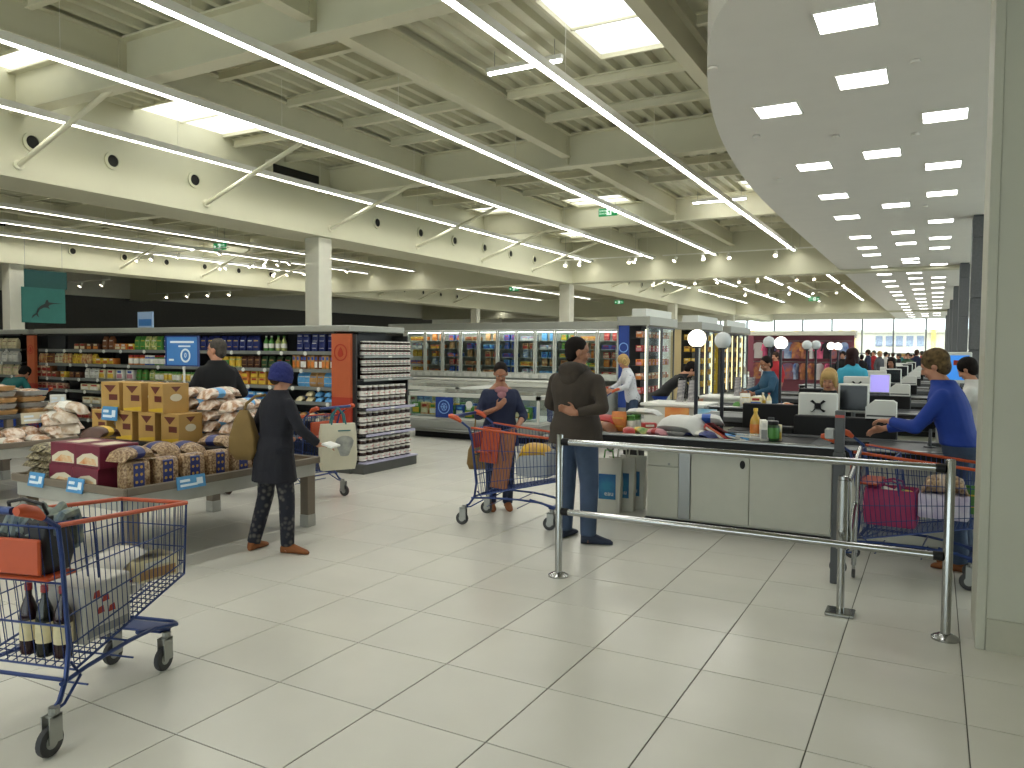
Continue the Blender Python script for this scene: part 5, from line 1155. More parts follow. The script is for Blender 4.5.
bput('pillow_l', (pick('sack_white'),'blue'), 708, 7.55, .1, 1.75, 'paper_sack', 'white and blue bag on top of the sack on the belt', 'bag', s=(.9,.8,.8), ry=.2)
bput('carton_w', ('red','white','orange'), 720, 7.4, .02, -.35, 'frozen_pack', 'red and white flat pack leaning on the sack', 'package', ry=.45, s=(1.2,.8,.45)); bput('carton_w', ('sky','white','blue'), 741, 7.36, .0, -.3, 'frozen_pack', 'pale blue flat pack on the belt', 'package', ry=.12, s=(1.0,.8,.3))
bput('pillow_l', (pick('sack_white'),'white'), 644, 7.65, .16, 1.5, 'plastic_bag', 'white plastic bag lying over the cans on the belt', 'bag', s=(.6,.9,.5))
mat('oil', 'C9A24A', .2, var=.05)
ob_ = good('oil_bottle', bottle_mb(.05,.29), 3)
bput('oil_bottle', (pick('oil'),'orange','yellow'), 757, 7.42, 0, 0, 'oil_bottle', 'yellow oil bottle with yellow cap on the belt', 'bottle'); bput('carton_t', ('white','grey','white'), 765, 7.34, 0, .3, 'milk_carton', 'small white carton next to the oil bottle', 'carton')
bput('jar_l', ('dkgreen','green','black'), 774, 7.36, 0, 0, 'coffee_jar', 'dark green jar next to the white carton', 'jar', s=(1.15,1.15,1.15)); bput('carton_t', ('cream','yellow','white'), 781, 7.45, 0, .2, 'rice_carton', 'cream carton behind the dark green jar', 'carton', s=.75)
dv = thing('belt_divider', 'clear divider lying across the conveyor belt', 'divider', (-1.6,7.3,BZ)); MB().bevbox(-.02,.28,-.015,.015,0,.035,.004).build('bar', pick('clear_box'), dv); MB().box(-.02,.28,-.002,.002,.035,.06).build('print_strip', pick('film'), dv)
# goods on the second belt and racks in front of it
y2 = MODS[1]
for px, Y, mesh, ms, lab, cat in ((746,y2+.35,'pouch_m',('white','yellow'),'white bag with yellow print on the second belt','bag'),(757,y2+.2,'carton_m',('cream','blue','red'),'cream box before the seated man','box'),(764,y2+.3,'bottle_m',('cream','yellow','white'),'cream bottle before the seated man','bottle'),
                          (770,y2+.25,'bottle_m',('cream','white','red'),'second cream bottle before the seated man','bottle'),(781,y2+.3,'pillow_s',('white','pink'),'white and pink pack on the second belt','package'),(792,y2+.35,'pillow_s',('orange','red'),'orange pack on the second belt','package'),(788,y2+.6,'pillow_s',('mix_warm','white'),'striped warm pack on the second belt','package'),
                          (740,y2+.4,'pillow_s',('green','yellow'),'green and yellow pack on the second belt','package')):
    put(mesh, ms, (gx(px,Y),Y,BZ), random.uniform(-.4,.4), 'grocery_item', lab, cat)
mat('poster_orange', 'C2662C', .5, col2='D9A05A', vscale=4); mat('poster_sky', '5FA6CF', .5, col2='D5DDD8', vscale=4); mat('magazine', 'A9A3A0', .35, col2='3A3A44', vscale=16)
def rack(px, Y, z, label, rz=0.1):
    t = thing('magazine_rack', label, 'rack', (gx(px,Y),Y,z), rz)
    for k in range(4): o = MB().box(-.055,.055,-.004,.004,0,.2).build('magazine', pick('magazine'), t, loc=(0,-.02+.03*k,.05*k)); o.rotation_euler = (-.35,0,0)
    MB().tube([(-.065,-.06,0),(-.065,.12,0),(-.065,.16,.36),(.065,.16,.36),(.065,.12,0),(.065,-.06,0)], .006, 6).build('wire_frame', pick('chrome'), t, True)
rack(681, y2+.6, .865, 'magazine rack above the orange poster'); rack(692, y2+.62, .865, 'magazine rack behind the nearest lit globe pole'); rack(738, 14.2, .865, 'silver magazine rack beside the seated man'); rack(751, 14.25, .865, 'dark magazine rack beside the seated man')
for px0, px1, m, lab in ((666,690,'poster_orange','orange poster panel on the end of the second checkout'),(698,718,'poster_sky','pale blue poster panel on the end of the second checkout')):
    Y = y2-.1; a, b = gx(px0,Y), gx(px1,Y); p_ = thing('poster_panel', lab, 'poster', ((a+b)/2,Y,.45)); w = (b-a)/2
    MB().box(-w,w,-.01,.01,0,.37).build('sheet', pick(m), p_); MB().box(-w*.5,w*.6,-.012,-.01,.2,.26).build('print', pick('white_plastic'), p_)
    MB().box(-.02,.02,-.005,.005,-.45,0).build('leg', pick('steel'), p_)
wc = thing('white_counter', 'white gondola counter end beside the nearest lit globe lamp', 'counter', (gx(690,y2+.55)-.12, y2+.55, 0))
MB().bevbox(-.45,.45,-.5,.3,0,.82,.01).build('body', pick('laminate'), wc); MB().bevbox(-.5,.5,-.54,.34,.82,.865,.008).build('top', pick('white_plastic'), wc)
wc2 = copy_tree(wc, (gx(744,14.25)-.2,14.25,0), 0, 'white gondola counter end beside the seated man in dark blue')
# paper shopping bags at the belt end
mat('paper_bag', 'C9C8BC', .6, var=.03); mat('bag_print', '2E7FA0', .5, col2='1C3F86', vscale=5)
for k, (x, y, rz, lab) in enumerate(((-2.93,7.42,.12,'front white carrier bag with a blue print under the belt end'),(-2.84,7.57,.1,'white carrier bag just behind the front one'),(-2.78,7.74,.05,'rearmost white carrier bag under the belt end'))):
    t = thing('carrier_bag', lab, 'bag', (x,y,0), rz)
    MB().loft([rect_ring(.26,.11,0,rnd=.1), rect_ring(.28,.12,.3,rnd=.1), rect_ring(.28,.05,.5,rnd=.1), rect_ring(.28,.03,.56,rnd=.1)]).build('body', pick('paper_bag'), t, True)
    b_ = MB().add([(-.09,-.0625,.14),(.09,-.0625,.14),(.09,-.0605,.4),(-.09,-.0605,.4)], [(0,1,2,3)]).build('blue_print', pick('bag_print'), t)
    lettering('eau', .07, pick('white_plastic'), t, (0.02,-.064,.2))
    MB().tube([(-.05,0,.55),(-.04,0,.64),(.04,0,.64),(.05,0,.55)], .009, 6).build('handle', pick('p_green') if k == 0 else pick('paper_bag'), t, True)
bn = thing('waste_bin', 'black bin seen between the carrier bags and the first counter', 'bin', (-3.3,9.2,0)); MB().loft([rect_ring(.18,.2,.03), rect_ring(.24,.26,.62), rect_ring(.25,.27,.66)]).build('body', pick('black_plastic'), bn, True); MB().bevbox(-.09,.09,-.1,.1,0,.03,.005).build('base', pick('dark_grey'), bn)
MB().bevbox(-.13,.13,-.14,.14,.66,.69,.008).build('lid', pick('dark_grey'), bn)
# screens further along the corridor
kb = thing('info_screen', 'white framed screen showing a blue picture at the far corridor', 'screen', (gx(958,10.85),10.85,0), .15)
MB().cyl((0,0,0),(0,0,1.32),.03,n=10).cyl((0,0,0),(0,0,.02),.2,n=16).build('stand', pick('grey_plastic'), kb); MB().bevbox(-.15,.15,-.03,.03,1.3,1.68,.01).build('frame', pick('white_plastic'), kb)
MB().box(-.12,.12,-.033,-.03,1.34,1.64).build('display', pick('screen_blue'), kb); MB().box(-.05,.05,-.035,-.033,1.52,1.58).build('red_picture', pick('pack_red'), kb)
for k, (px, Y) in enumerate(((905,12.4),(903,16.9))): pass
# clothing area
mat('cl_pink', 'B23A66', .8, col2='E06A8A', vscale=5, rand=30); mat('cl_mix', '7A3A52', .8, col2='C98A4A', vscale=5, rand=30); mat('cl_blue', '3A5A9A', .8, col2='B6C0D0', vscale=5, rand=30); mat('cl_dark', '2A2226', .8, var=.2, vscale=6); mat('rose_panel', '8A4A58', .6); mat('c_cl_white', 'D8D4D0', .8); mat('cl_orange', 'C2622E', .8, col2='2F5A8A', vscale=4)
gm = MB()
gm.prism([(-.08,.62),(.08,.62),(.2,.55),(.26,.3),(.2,.28),(.16,.42),(.17,0),(-.17,0),(-.16,.42),(-.2,.28),(-.26,.3),(-.2,.55)], -.03, .03, 'y'); good('garment', gm, 1, False)
for r_, (X, Y0, rows, who) in enumerate(((gx(748,31)+2.2,31,2,'first clothing wall'),(gx(762,36)+2.2,36,2,'second clothing wall'))):
    w_ = thing('clothing_wall', f'rose clothing display wall, {who.split()[0]} one beyond the fridges', 'display', (X,Y0,0))
    MB().box(-2.2,1.6,.3,.36,0,2.3).build('back_panel', pick('rose_panel'), w_); MB().bevbox(-2.3,1.7,-.2,.5,2.3,2.45,.01).build('canopy', pick('wall_white'), w_); MB().box(-2.2,1.6,-.2,.3,0,.12).build('base', pick('frz_body'), w_)
    for z in (1.42,.62): MB().cyl((-2.15,.05,z+.67),(1.55,.05,z+.67),.012,n=8).build('hang_rail', pick('steel'), w_)
    MB().box(-2.2,-1.95,-.22,-.2,.9,2.3).build('sign_strip', pick('rose_panel'), w_)
    k = 0
    for z, tier in ((1.42,'upper'),(.62,'lower')):
        for j in range(12):
            m = (('cl_pink','cl_mix','cl_blue','cl_dark','c_cl_white','cl_mix','cl_orange')[(j*3+r_*2+int(z*3)) % 7])
            put('garment', (pick(m),), (X-1.8+j*.28, Y0+.05, z), R(random.choice((8,25,60,75))), 'hanging_garment', f'hanging garment, {nth(j+1)} from the left on the {tier} rail of the {who}', 'garment', f'garments on the {tier} rail of the {who}')
# ------------------------------------------------------------------ people
DG = bpy.context.evaluated_depsgraph_get
def remesh(mb, voxel, name, mats, parent, smooth=6, noise=None):
    me = mb.mesh(name); mb.fix(me); tmp = bpy.data.objects.new('tmp', me); COL.objects.link(tmp)
    r = tmp.modifiers.new('r', 'REMESH'); r.mode = 'VOXEL'; r.voxel_size = voxel
    if smooth: s = tmp.modifiers.new('s', 'SMOOTH'); s.iterations = smooth; s.factor = .5
    bpy.context.view_layer.update()
    out = bpy.data.meshes.new_from_object(tmp.evaluated_get(DG())); bpy.data.objects.remove(tmp); bpy.data.meshes.remove(me)
    out.materials.clear()
    for m in (mats if isinstance(mats, (list, tuple)) else [mats]): out.materials.append(m)
    out.polygons.foreach_set('use_smooth', [True]*len(out.polygons)); out.polygons.foreach_set('material_index', [0]*len(out.polygons))
    return link(name, out, parent)
def capsule(m, a, b, ra, rb, n=12):
    a, b = Vector(a), Vector(b)
    m.cyl(a, b, ra, rb, n); m.ell(a, ra, ra, ra, n, 6); m.ell(b, rb, rb, rb, n, 6)
mat('skin', 'B98468', .55, var=.04, vscale=10); mat('skin_tan', '9A6A50', .55, var=.04, vscale=10); mat('lip', '8A4A44', .5); mat('eye_white', 'A89E94', .3); mat('iris', '241A14', .2)
mat('hair_dark', '17110E', .8, spec=.2, var=.3, vscale=40, tex='wave'); mat('hair_grey', '4A453F', .8, spec=.2, var=.25, vscale=40); mat('hair_blonde', 'B0915C', .7, spec=.25, var=.3, vscale=30, tex='wave'); mat('hair_brown', '352419', .75, spec=.2, var=.35, vscale=30, tex='wave'); mat('hair_red', '260F0D', .7, spec=.25, var=.25, vscale=30, tex='wave'); mat('hair_streak', '32261A', .8, spec=.2, col2='75603F', vscale=24)
def cloth(k, c, **kw): return mat('c_'+k, c, kw.pop('rough', .85), bump=kw.pop('bump', .25), bscale=kw.pop('bscale', 9), var=kw.pop('var', .08), vscale=kw.pop('vscale', 5), **kw)
def person(label, loc, rz, h=1.7, lean=0, head=(0,0), girth=1.0, top='c_navy', bottom='c_jeans', shoe='c_shoe', hair=('short','hair_dark'), skin='skin', sleeve='long', hem=.86, neck='round', J=None, seated=None, hands=None, leg_w=1.0, soles=True, arms=True):
    t = thing('person', label, 'person', loc, rz); k = h/1.75; t.scale = (k,k,k)
    dz = 0
    if seated is not None: dz = seated/k-.90
    ln = R(lean); pz = .95+dz
    def up(p):
        x, y, z = p; z += dz; r = z-pz
        return Vector((x, y+r*math.sin(ln), pz+r*math.cos(ln))) if z > pz else Vector((x, y, z))
    D = dict(sl=(-.165,-.01,1.375), sr=(.165,-.01,1.375), el=(-.225,-.04,1.14), er=(.225,-.04,1.14), wl=(-.235,.03,.90), wr=(.235,.03,.90))
    P = {a: up(b) for a, b in D.items()}
    P.update(hl=Vector((-.09,0,.92+dz)), hr=Vector((.09,0,.92+dz)), kl=Vector((-.1,.02,.5)), kr=Vector((.1,.02,.5)), al=Vector((-.1,-.03,.085)), ar=Vector((.1,-.03,.085)))
    if seated is not None: P.update(kl=Vector((-.12,.42,pz-.04)), kr=Vector((.12,.42,pz-.04)), al=Vector((-.12,.36,pz-.48)), ar=Vector((.12,.36,pz-.48)))
    for a, b in (J or {}).items(): P[a] = Vector(b)
    n = 18
    def ring(z, rx, ry, oy=0, g=0, e=.85):
        f = lambda v: math.copysign(abs(v)**e, v)
        return [tuple(up(((rx+g)*girth*f(math.cos(2*math.pi*i/n)), oy+(ry+g)*girth*f(math.sin(2*math.pi*i/n)), z))) for i in range(n)]
    TOR = [(.86,.12,.09,-.005),(.92,.165,.115,-.01),(.98,.168,.115,-.01),(1.08,.145,.1,0),(1.18,.15,.105,0),(1.28,.165,.115,.0),(1.35,.17,.105,-.005),(1.4,.158,.09,-.012),(1.435,.125,.078,-.015),(1.465,.085,.07,-.015),(1.5,.066,.064,-.012)]
    # -------- body: one continuous surface
    b = MB(); b.loft([ring(*r) for r in TOR])
    nb, hc = up((0,-.01,1.46)), up((0,.015,1.622))
    capsule(b, nb, hc-Vector((0,.0,.05)), .062, .056)
    HR = Matrix.Rotation(R(head[0]),3,'Z') @ Matrix.Rotation(R(-lean*.6-head[1]),3,'X')
    def hp(x, y, z): return hc + HR @ Vector((x,y,z))
    b.ell(hp(0,-.01,.03), .076,.098,.09, 18, 12, HR); b.ell(hp(0,.02,-.045), .058,.066,.07, 16, 10, HR); b.ell(hp(0,.045,-.085), .032,.03,.03, 12, 8, HR)
    b.ell(hp(0,.088,-.02), .013,.022,.026, 10, 8, HR); b.ell(hp(0,.1,-.035), .014,.014,.011, 10, 8, HR); b.ell(hp(0,.078,.025), .05,.016,.014, 12, 6, HR)
    for s in (-1,1): b.ell(hp(s*.077,-.005,-.01), .011,.022,.033, 10, 8, HR); b.ell(hp(s*.035,.068,-.035), .024,.02,.022, 10, 6, HR)
    if arms:
        for q in 'lr':
            capsule(b, P['s'+q], P['e'+q], .048*girth**.5, .038); capsule(b, P['e'+q], P['w'+q], .04, .027)
            s = -1 if q == 'l' else 1
            d = (P['w'+q]-P['e'+q]).normalized(); nrm = Vector((-s,0,0))
            if hands and q in hands: d2, nrm = hands[q]; d = Vector(d2).normalized(); nrm = Vector(nrm)
            nrm = (nrm-d*nrm.dot(d)).normalized(); sd = d.cross(nrm)
            if q == 'l': sd = -sd
            w = P['w'+q]; rot = Matrix((sd, nrm, d)).transposed()
            b.ell(w+d*.05, .04,.018,.052, 12, 8, rot, .8)
            for f in range(4):
                base = w+d*.085+sd*(.027-.018*f); L = (.038,.045,.042,.032)[f]
                m1 = base+(d*.9+nrm*.35).normalized()*L; m2 = m1+(d*.55+nrm*.8).normalized()*L*.85
                capsule(b, base, m1, .0095, .0088, 8); capsule(b, m1, m2, .0088, .0075, 8)
            tb = w+d*.03+sd*.032; m1 = tb+(d*.6+sd*.6+nrm*.3).normalized()*.042; m2 = m1+(d*.8+sd*.1+nrm*.4).normalized()*.032
            capsule(b, tb, m1, .0115, .0105, 8); capsule(b, m1, m2, .0105, .0085, 8)
    for q in 'lr':
        capsule(b, P['h'+q], P['k'+q], .078, .052); capsule(b, P['k'+q], P['a'+q], .052, .036)
        fd = Vector((0,.13,0)) if 'f'+q not in P else P['f'+q]
        capsule(b, P['a'+q]+Vector((0,-.01,-.045)), P['a'+q]+fd*.85+Vector((0,0,-.055)), .034, .022)
    remesh(b, .0095, 'body', MATS[skin], t, 3)
    for s in (-1,1):
        MB().ell(hp(s*.032,.0815,.003), .0105,.008,.0055, 10, 6, HR).build('eye', pick('eye_white'), t, 'all'); MB().ell(hp(s*.032,.0885,.003), .0058,.003,.0052, 8, 6, HR).build('iris', pick('iris'), t, 'all')
    MB().ell(hp(0,.084,-.062), .023,.008,.007, 12, 6, HR).build('mouth', pick('lip'), t, 'all')
    # -------- top
    g = .017; m = MB()
    rows = [r for r in TOR if r[0] >= hem-.02]
    if hem < .86:
        lo = []
        z = hem
        while z < .85: u = (.86-z)/.3; lo.append((z, .175+.03*u, .125+.03*u, -.01)); z += .06
        rows = lo+[(.88,.172,.12,-.01)]+[r for r in TOR if r[0] > .9]
    rows = [r for r in rows if r[0] < (1.45 if neck == 'low' else 1.48)]
    m.loft([ring(z, rx, ry, oy, g+(.006 if z < 1.0 else 0)) for z, rx, ry, oy in rows])
    if neck != 'low': m.loft([ring(1.455,.085,.07,-.015,g), ring(1.51,.066,.066,-.012,.014)])
    if arms:
        for q in 'lr':
            A, E, W = P['s'+q], P['e'+q], P['w'+q]
            if sleeve == 'short': capsule(m, A, A.lerp(E,.6), .062*girth**.5, .058)
            elif sleeve == 'half': capsule(m, A, E, .06*girth**.5, .052); m.cyl(E, E.lerp(W,.35), .054, .05, 12)
            else: capsule(m, A, E, .06*girth**.5, .052); m.cyl(E, E.lerp(W,.93), .054, .042, 12)
    remesh(m, .012, 'top', MATS[top], t, 5)
    # -------- trousers
    m = MB(); m.loft([ring(z, rx, ry, oy, .012) for z, rx, ry, oy in TOR[:4]])
    for q in 'lr':
        capsule(m, P['h'+q], P['k'+q], .092*leg_w, .068*leg_w); m.cyl(P['k'+q], P['a'+q]+Vector((0,0,-.02)), .068*leg_w, .056*leg_w, 14)
    remesh(m, .013, 'trousers', MATS[bottom], t, 5)
    for q in 'lr':
        a = P['a'+q]; fd = Vector((0,.13,0)) if 'f'+q not in P else P['f'+q]; L = fd.length; fx = fd.normalized(); sx = fx.cross(Vector((0,0,1))); zb = a.z-.085
        S = MB(); rr = []
        for u, w_, hh in ((-.46,.026,.07),(-.3,.042,.1),(.2,.044,.105),(.6,.046,.08),(1.05,.045,.055),(1.4,.036,.04),(1.55,.018,.025)):
            c = a+fx*(L*u); rr.append([(c.x+sx.x*w_*math.cos(R(v)), c.y+sx.y*w_*math.cos(R(v)), zb+hh*.5+hh*.5*math.sin(R(v))) for v in range(0,360,30)])
        sh = S.loft(rr).build('shoe', MATS[shoe], t, True)
    # -------- hair
    st, hm = hair; m = MB()
    if st in ('short','crop','long','bob','fringe'):
        g2 = .006 if st == 'crop' else .014
        m.ell(hp(0,-.022,.042), .078+g2,.094+g2,.086+g2, 18, 12, HR); m.ell(hp(0,-.05,-.012), .07+g2*.8,.06+g2*.7,.085, 16, 10, HR)
        if st == 'fringe': m.ell(hp(0,.012,.062), .086,.092,.062, 16, 10, HR)
        if st in ('bob','fringe'):
            for s in (-1,1): m.ell(hp(s*.072,.0,-.01), .026,.062,.085, 12, 9, HR)
        if st == 'long':
            for s in (-1,1): m.ell(hp(s*.068,-.01,-.06), .03,.05,.12, 12, 9, HR)
            m.ell(hp(0,-.07,-.14), .095,.045,.2, 16, 12, HR); m.ell(hp(0,-.085,-.25), .085,.035,.14, 16, 10, HR)
        remesh(m, .009, 'hair', MATS[hm], t, 3)
    elif st == 'cap':
        m.ell(hp(0,-.015,.055), .096,.112,.085, 20, 12, HR); m.lathe([(.1,-.01),(.104,.02),(.1,.045)], 20, (0,0,0), 1, 1.12)
        c = MB(); c.ell(hp(0,-.018,.05), .096,.114,.1, 20, 12, HR)
        rr = [[tuple(hp(.1*math.cos(R(v))*f, -.015+.116*math.sin(R(v))*f, z)) for v in range(0,360,18)] for z, f in ((-.045,.94),(-.04,1.0),(.02,1.03),(.03,.96))]
        c.loft(rr); remesh(c, .008, 'knit_cap', MATS[hm], t, 3)
        MB().ell(hp(0,-.07,-.03), .07,.04,.05, 14, 8, HR).build('hair', pick('hair_brown'), t, 'all')
    t['_'] = 0; del t['_']
    return t, P, k
cloth('coat_navy', '1C1C24', rough=.95, bump=.35, bscale=12); cloth('navy', '1C2440'); cloth('black', '0F0F11', rough=.9); cloth('hoodie', '3A322B', rough=.95, bump=.4, bscale=8); cloth('jeans', '38475F', var=.2, vscale=6); cloth('jeans_dark', '222A40', var=.15); cloth('royal', '0F358E', rough=.8); cloth('aqua', '3FA3BF'); cloth('teal_shirt', '244C66'); cloth('white', 'CFCDC9'); cloth('red', 'A0222A'); cloth('teal', '1E6A68'); cloth('grey', '55565A'); cloth('shoe', '3A2A22', bump=.05); cloth('tan_shoe', '7E4A24', bump=.05); cloth('navy_shoe', '20283A', bump=.05); cloth('sand', '7A6236', bump=.2, bscale=20); cloth('knit_blue', '1B2362', bump=.6, bscale=60); cloth('green_dk', '2F4A34')
mat('c_floral', '181A26', .85, col2='5A5652', vscale=19, tex='voronoi', sharp=(.5,.14), bump=.2, bscale=10); mat('c_dots', 'C9CBD0', .8, col2='4A5A86', vscale=26, tex='voronoi', sharp=(.2,.14))
# woman with the knitted cap, seen from behind
hw, P1, k1 = person('person in dark coat, blue knitted cap and floral trousers with a tan shoulder bag', (-4.72,4.56,0), R(-8), 1.545, lean=6, head=(-10,8), girth=1.06, top='c_coat_navy', bottom='c_floral', shoe='c_tan_shoe', hair=('cap','c_knit_blue'), hem=.66, leg_w=1.12,
    J=dict(er=(.28,.06,1.16), wr=(.33,.24,1.0), el=(-.26,-.02,1.15), wl=(-.2,.2,1.05), kl=(-.15,.0,.5), al=(-.2,-.1,.085), kr=(.13,.03,.5), ar=(.15,.02,.085), fr=(.12,.06,0), fl=(-.03,.12,0)), hands=dict(r=((.5,.8,-.1),(0,0,-1))))
pp = tag(MB().bevbox(-.05,.05,-.08,.08,0,.018,.004).build('paper_pack', pick('white_plastic'), None, False, (0,0,0)), 'small white packet held by the person in the knitted cap', 'packet')
pp.location = hw.matrix_basis @ Vector((.39,.33,.985)); pp.rotation_euler = (0,.3,.3)
sb = thing('shoulder_bag', 'tan slouchy shoulder bag worn by the person in the knitted cap', 'handbag', (-4.92,4.42,.76), R(20)); sb.scale = (.82,.85,.92)
MB().loft([rect_ring(.16,.07,0), rect_ring(.28,.13,.08), rect_ring(.27,.14,.2), rect_ring(.17,.09,.36), rect_ring(.08,.04,.44)]).build('body', pick('c_sand'), sb, 'all')
MB().tube([(.0,.0,.42),(.04,-.02,.5),(.11,.02,.56),(.17,.1,.57),(.2,.16,.52),(.16,.22,.4),(.06,.16,.3)], .014, 8).build('strap', pick('c_sand'), sb, True)
# man in black behind the table
person('person in a black coat with grey hair standing behind the biscuit table', (-7.13,6.02,0), R(62), 1.775, head=(50,0), girth=1.16, top='c_black', bottom='c_black', shoe='c_shoe', hair=('crop','hair_grey'), hem=.62, J=dict(el=(-.29,-.02,1.14), er=(.29,.0,1.14), wl=(-.2,.2,1.0), wr=(.2,.2,1.0)))
# man in the hooded top
hm_, P3, k3 = person('person in a dark brown hooded top and jeans, one hand behind the back', (-2.74,6.16,0), R(-6), 1.785, head=(-52,4), girth=1.24, top='c_hoodie', bottom='c_jeans', shoe='c_navy_shoe', hair=('crop','hair_dark'), skin='skin_tan', hem=.84, leg_w=1.22,
    J=dict(sl=(-.2,-.01,1.375), sr=(.2,-.01,1.375), el=(-.31,.06,1.16), wl=(-.22,.26,1.08), er=(.31,-.1,1.16), wr=(.13,-.24,1.12), kl=(-.11,.03,.5), al=(-.12,.02,.085), kr=(.13,.0,.5), ar=(.16,-.06,.085), fr=(.12,.06,0)), hands=dict(r=((-.9,-.1,.25),(0,-.9,.2))))
hd_ = MB(); hd_.ell((0,-.1,1.47), .125,.075,.075, 18, 10); hd_.ell((0,-.045,1.485), .125,.11,.05, 18, 9); hd_.ell((0,-.115,1.4), .1,.05,.09, 16, 9); remesh(hd_, .012, 'hood', pick('c_hoodie'), hm_, 4)
# woman in navy with her hand at her chin
nw, P4, k4 = person('person in a loose navy top looking down, hand raised to the chest', (-3.96,6.95,0), R(218), 1.54, head=(-8,26), girth=1.12, top='c_navy', bottom='c_jeans_dark', shoe='c_tan_shoe', hair=('crop','hair_dark'), skin='skin_tan', sleeve='half', neck='low', hem=.76, leg_w=1.1,
    J=dict(er=(.27,.06,1.12), wr=(.07,.22,1.22), el=(-.28,.04,1.12), wl=(-.16,.25,1.0)), hands=dict(r=((-.55,.2,.6),(-.3,-.8,.2)), l=((.5,.7,-.1),(0,0,-1))))
MB().ell((0,.075,1.42), .085,.05,.05, 14, 8).ell((0,.105,1.36), .06,.035,.06, 14, 8).build('neck_scarf', mat('c_scarf_pink','9A6A70',.8,bump=.4,bscale=14), nw, True)
hb2 = thing('shoulder_bag', 'olive handbag hanging at the side of the person in navy', 'handbag', (-4.16,6.86,.42), R(20)); MB().loft([rect_ring(.2,.08,0), rect_ring(.25,.11,.06), rect_ring(.22,.1,.2), rect_ring(.16,.04,.27)]).build('body', pick('c_sand'), hb2, 'all')
MB().tube([(-.07,0,.26),(-.04,.03,.55),(.05,.06,.82),(.1,.05,.83),(.08,0,.26)], .009, 6).build('strap', pick('c_sand'), hb2, True)
# woman in royal blue at the counter
rw, P5, k5 = person('person in a royal blue sweater and jeans reaching over the first checkout counter', (.2,6.83,0), R(78), 1.72, lean=17, head=(6,10), girth=1.12, top='c_royal', bottom='c_jeans', shoe='c_tan_shoe', hair=('short','hair_streak'), hem=.95,  leg_w=1.15,
    J=dict(el=(-.24,.28,1.11), wl=(-.12,.5,1.14), er=(.23,.36,1.1), wr=(.2,.62,1.05)), hands=dict(r=((-.1,.9,-.25),(-.6,0,-.6)), l=((.25,.9,.0),(0,0,-1))))
# cashiers and customers further back
def stool(x, y, z, label):
    t = thing('cashier_stool', label, 'stool', (x,y,0)); MB().lathe([(.001,z-.07),(.17,z-.06),(.2,z-.03),(.18,z),(.001,z)], 18).build('seat', pick('black_plastic'), t, True); MB().cyl((0,0,.06),(0,0,z-.06),.025,n=10).build('column', pick('steel'), t, True)
    for q in range(5): MB().cyl((0,0,.08),(.24*math.cos(R(72*q)),.24*math.sin(R(72*q)),.03),.016,n=7).build('foot', pick('black_plastic'), t)
person('blonde person with a straight fringe sitting behind the first white monitor', (-1.0,8.95,0), R(176), 1.66, head=(0,14), top='c_black', bottom='c_black', hair=('fringe','hair_blonde'), seated=.68, J=dict(el=(-.27,.1,.93), wl=(-.2,.3,.86), er=(.27,.1,.93), wr=(.2,.3,.86))); stool(-1.0,8.95,.58,'black stool under the blonde person')
person('person in a dark blue shirt sitting at the second checkout, face turned aside', (gx(773,13.0),13.0,0), R(120), 1.78, lean=8, head=(20,14), girth=1.1, top='c_teal_shirt', bottom='c_black', hair=('crop','hair_dark'), skin='skin_tan', seated=.74, J=dict(el=(-.28,.12,1.05), wl=(-.2,.36,.98), er=(.28,.12,1.05), wr=(.2,.36,.98))); stool(gx(773,13.0),13.0,.64,'black stool under the person in dark blue')
person('person in an aqua top with long dark red hair, back turned', (gx(853,13.08),13.08,0), R(-10), 1.735, head=(-20,0), girth=1.05, top='c_aqua', bottom='c_jeans_dark', hair=('long','hair_red'), sleeve='short')
person('person in a white T-shirt with dark hair partly behind the pillar', (gx(988,9.3),9.3,0), R(70), 1.64, lean=16, head=(0,20), top='c_white', bottom='c_jeans_dark', hair=('short','hair_dark'), sleeve='short', J=dict(el=(-.26,.24,1.13), wl=(-.2,.44,1.1), er=(.26,.24,1.13), wr=(.2,.44,1.1)))
lp, _, _ = person('person in a pale dotted top leaning on the trolley by the freezers', L5, RZ5, 1.62, lean=14, head=(10,30), girth=.95, top='c_dots', bottom='c_jeans', hair=('bob','hair_blonde'), J=dict(el=(-.26,.2,1.16), wl=(-.16,.4,1.08), er=(.26,.2,1.16), wr=(.16,.4,1.08)))
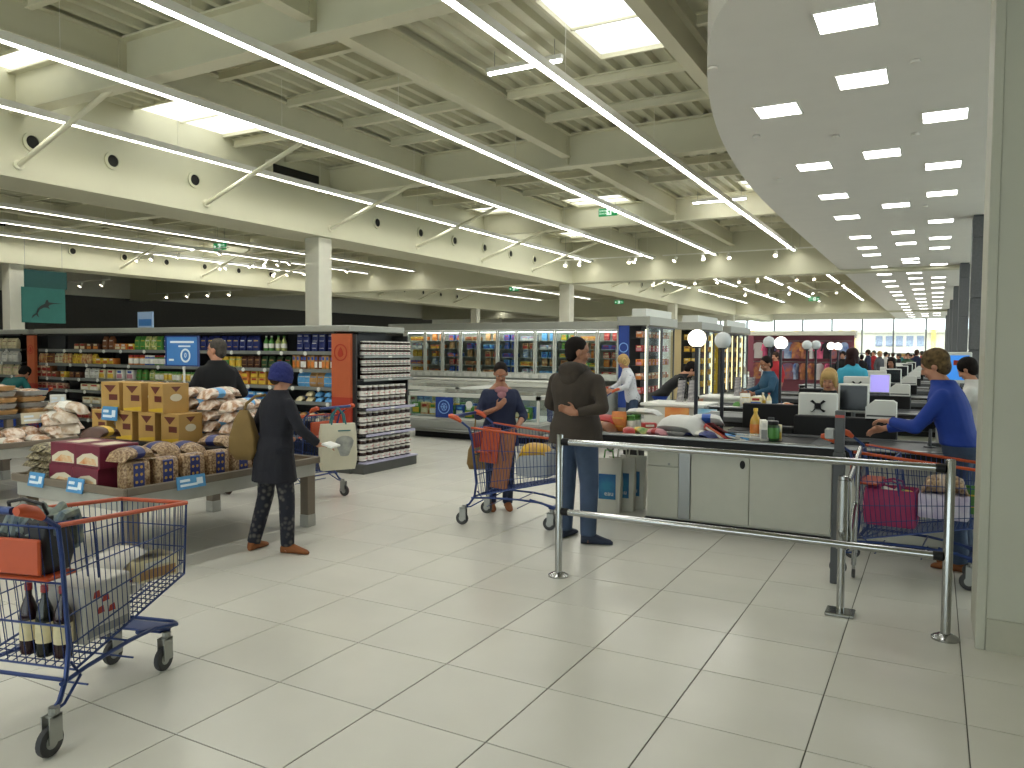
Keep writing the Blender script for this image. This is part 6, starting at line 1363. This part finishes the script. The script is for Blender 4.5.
bp, _, _ = person('person in a black jacket bending far forward near the magazine racks', (gx(661,12.7),12.7,0), R(-60), 1.72, lean=50, head=(0,10), girth=1.1, top='c_black', bottom='c_royal', hair=('short','hair_dark'), hem=.9, J=dict(el=(-.24,.45,1.0), wl=(-.2,.62,.87), er=(.24,.45,1.0), wr=(.2,.62,.87)))
person('person in a teal top bending over behind the far left trays', (-13.65,7.1,0), R(20), 1.62, lean=58, head=(0,20), girth=1.15, top='c_teal', bottom='c_black', hair=('short','hair_dark'), J=dict(el=(-.26,.36,1.05), wl=(-.2,.5,.85), er=(.26,.36,1.05), wr=(.2,.5,.85)))
person('dark-haired person in black behind the third checkout', (gx(892,17.95),17.95,0), R(150), 1.57, head=(20,6), top='c_black', bottom='c_black', hair=('long','hair_dark'), skin='skin_tan')
rp, _, _ = person('person in a red top standing before the clothing walls', (gx(776,21),21,0), R(150), 1.66, top='c_red', bottom='c_jeans_dark', hair=('short','hair_brown'))
gp_, _, _ = person('x', (gx(843,26),26,0), R(170), 1.7, top='c_black', bottom='c_jeans', hair=('short','hair_dark'))
gp_['label'] = 'person in black far down the hall left of the aqua-topped one'
base = [rp, gp_]
tops = ['c_black','c_navy','c_red','c_grey','c_white','c_green_dk','c_coat_navy','c_teal']
spots_ = [(862,34),(868,37),(874,40),(880,35),(886,39),(893,43),(899,36),(905,41),(911,47),(917,35),(922,42),(857,44),(851,48),(872,50),(889,52),(902,54),(914,55),(926,50),(846,38),(931,45),(939,37),(908,34)]
for i, (px, Y) in enumerate(spots_):
    X = gx(px, Y); hh = 1.58+.03*((i*7) % 8)
    c = copy_tree(base[i % 2], (X,Y,0), R((i*77) % 360), f'distant shopper in a {tops[i % 8][2:].replace("coat_navy","charcoal").replace("green_dk","dark green")} top, {nth(i+1)} in the far crowd', 'distant shoppers')
    c.scale = (hh/1.75,)*3
    for ch in c.children:
        if ch.name.startswith('top'): recolor(ch, [MATS[tops[i % 8]]])
        if ch.name.startswith('hair'): recolor(ch, [MATS[('hair_dark','hair_brown','hair_grey','hair_blonde')[i % 4]]])
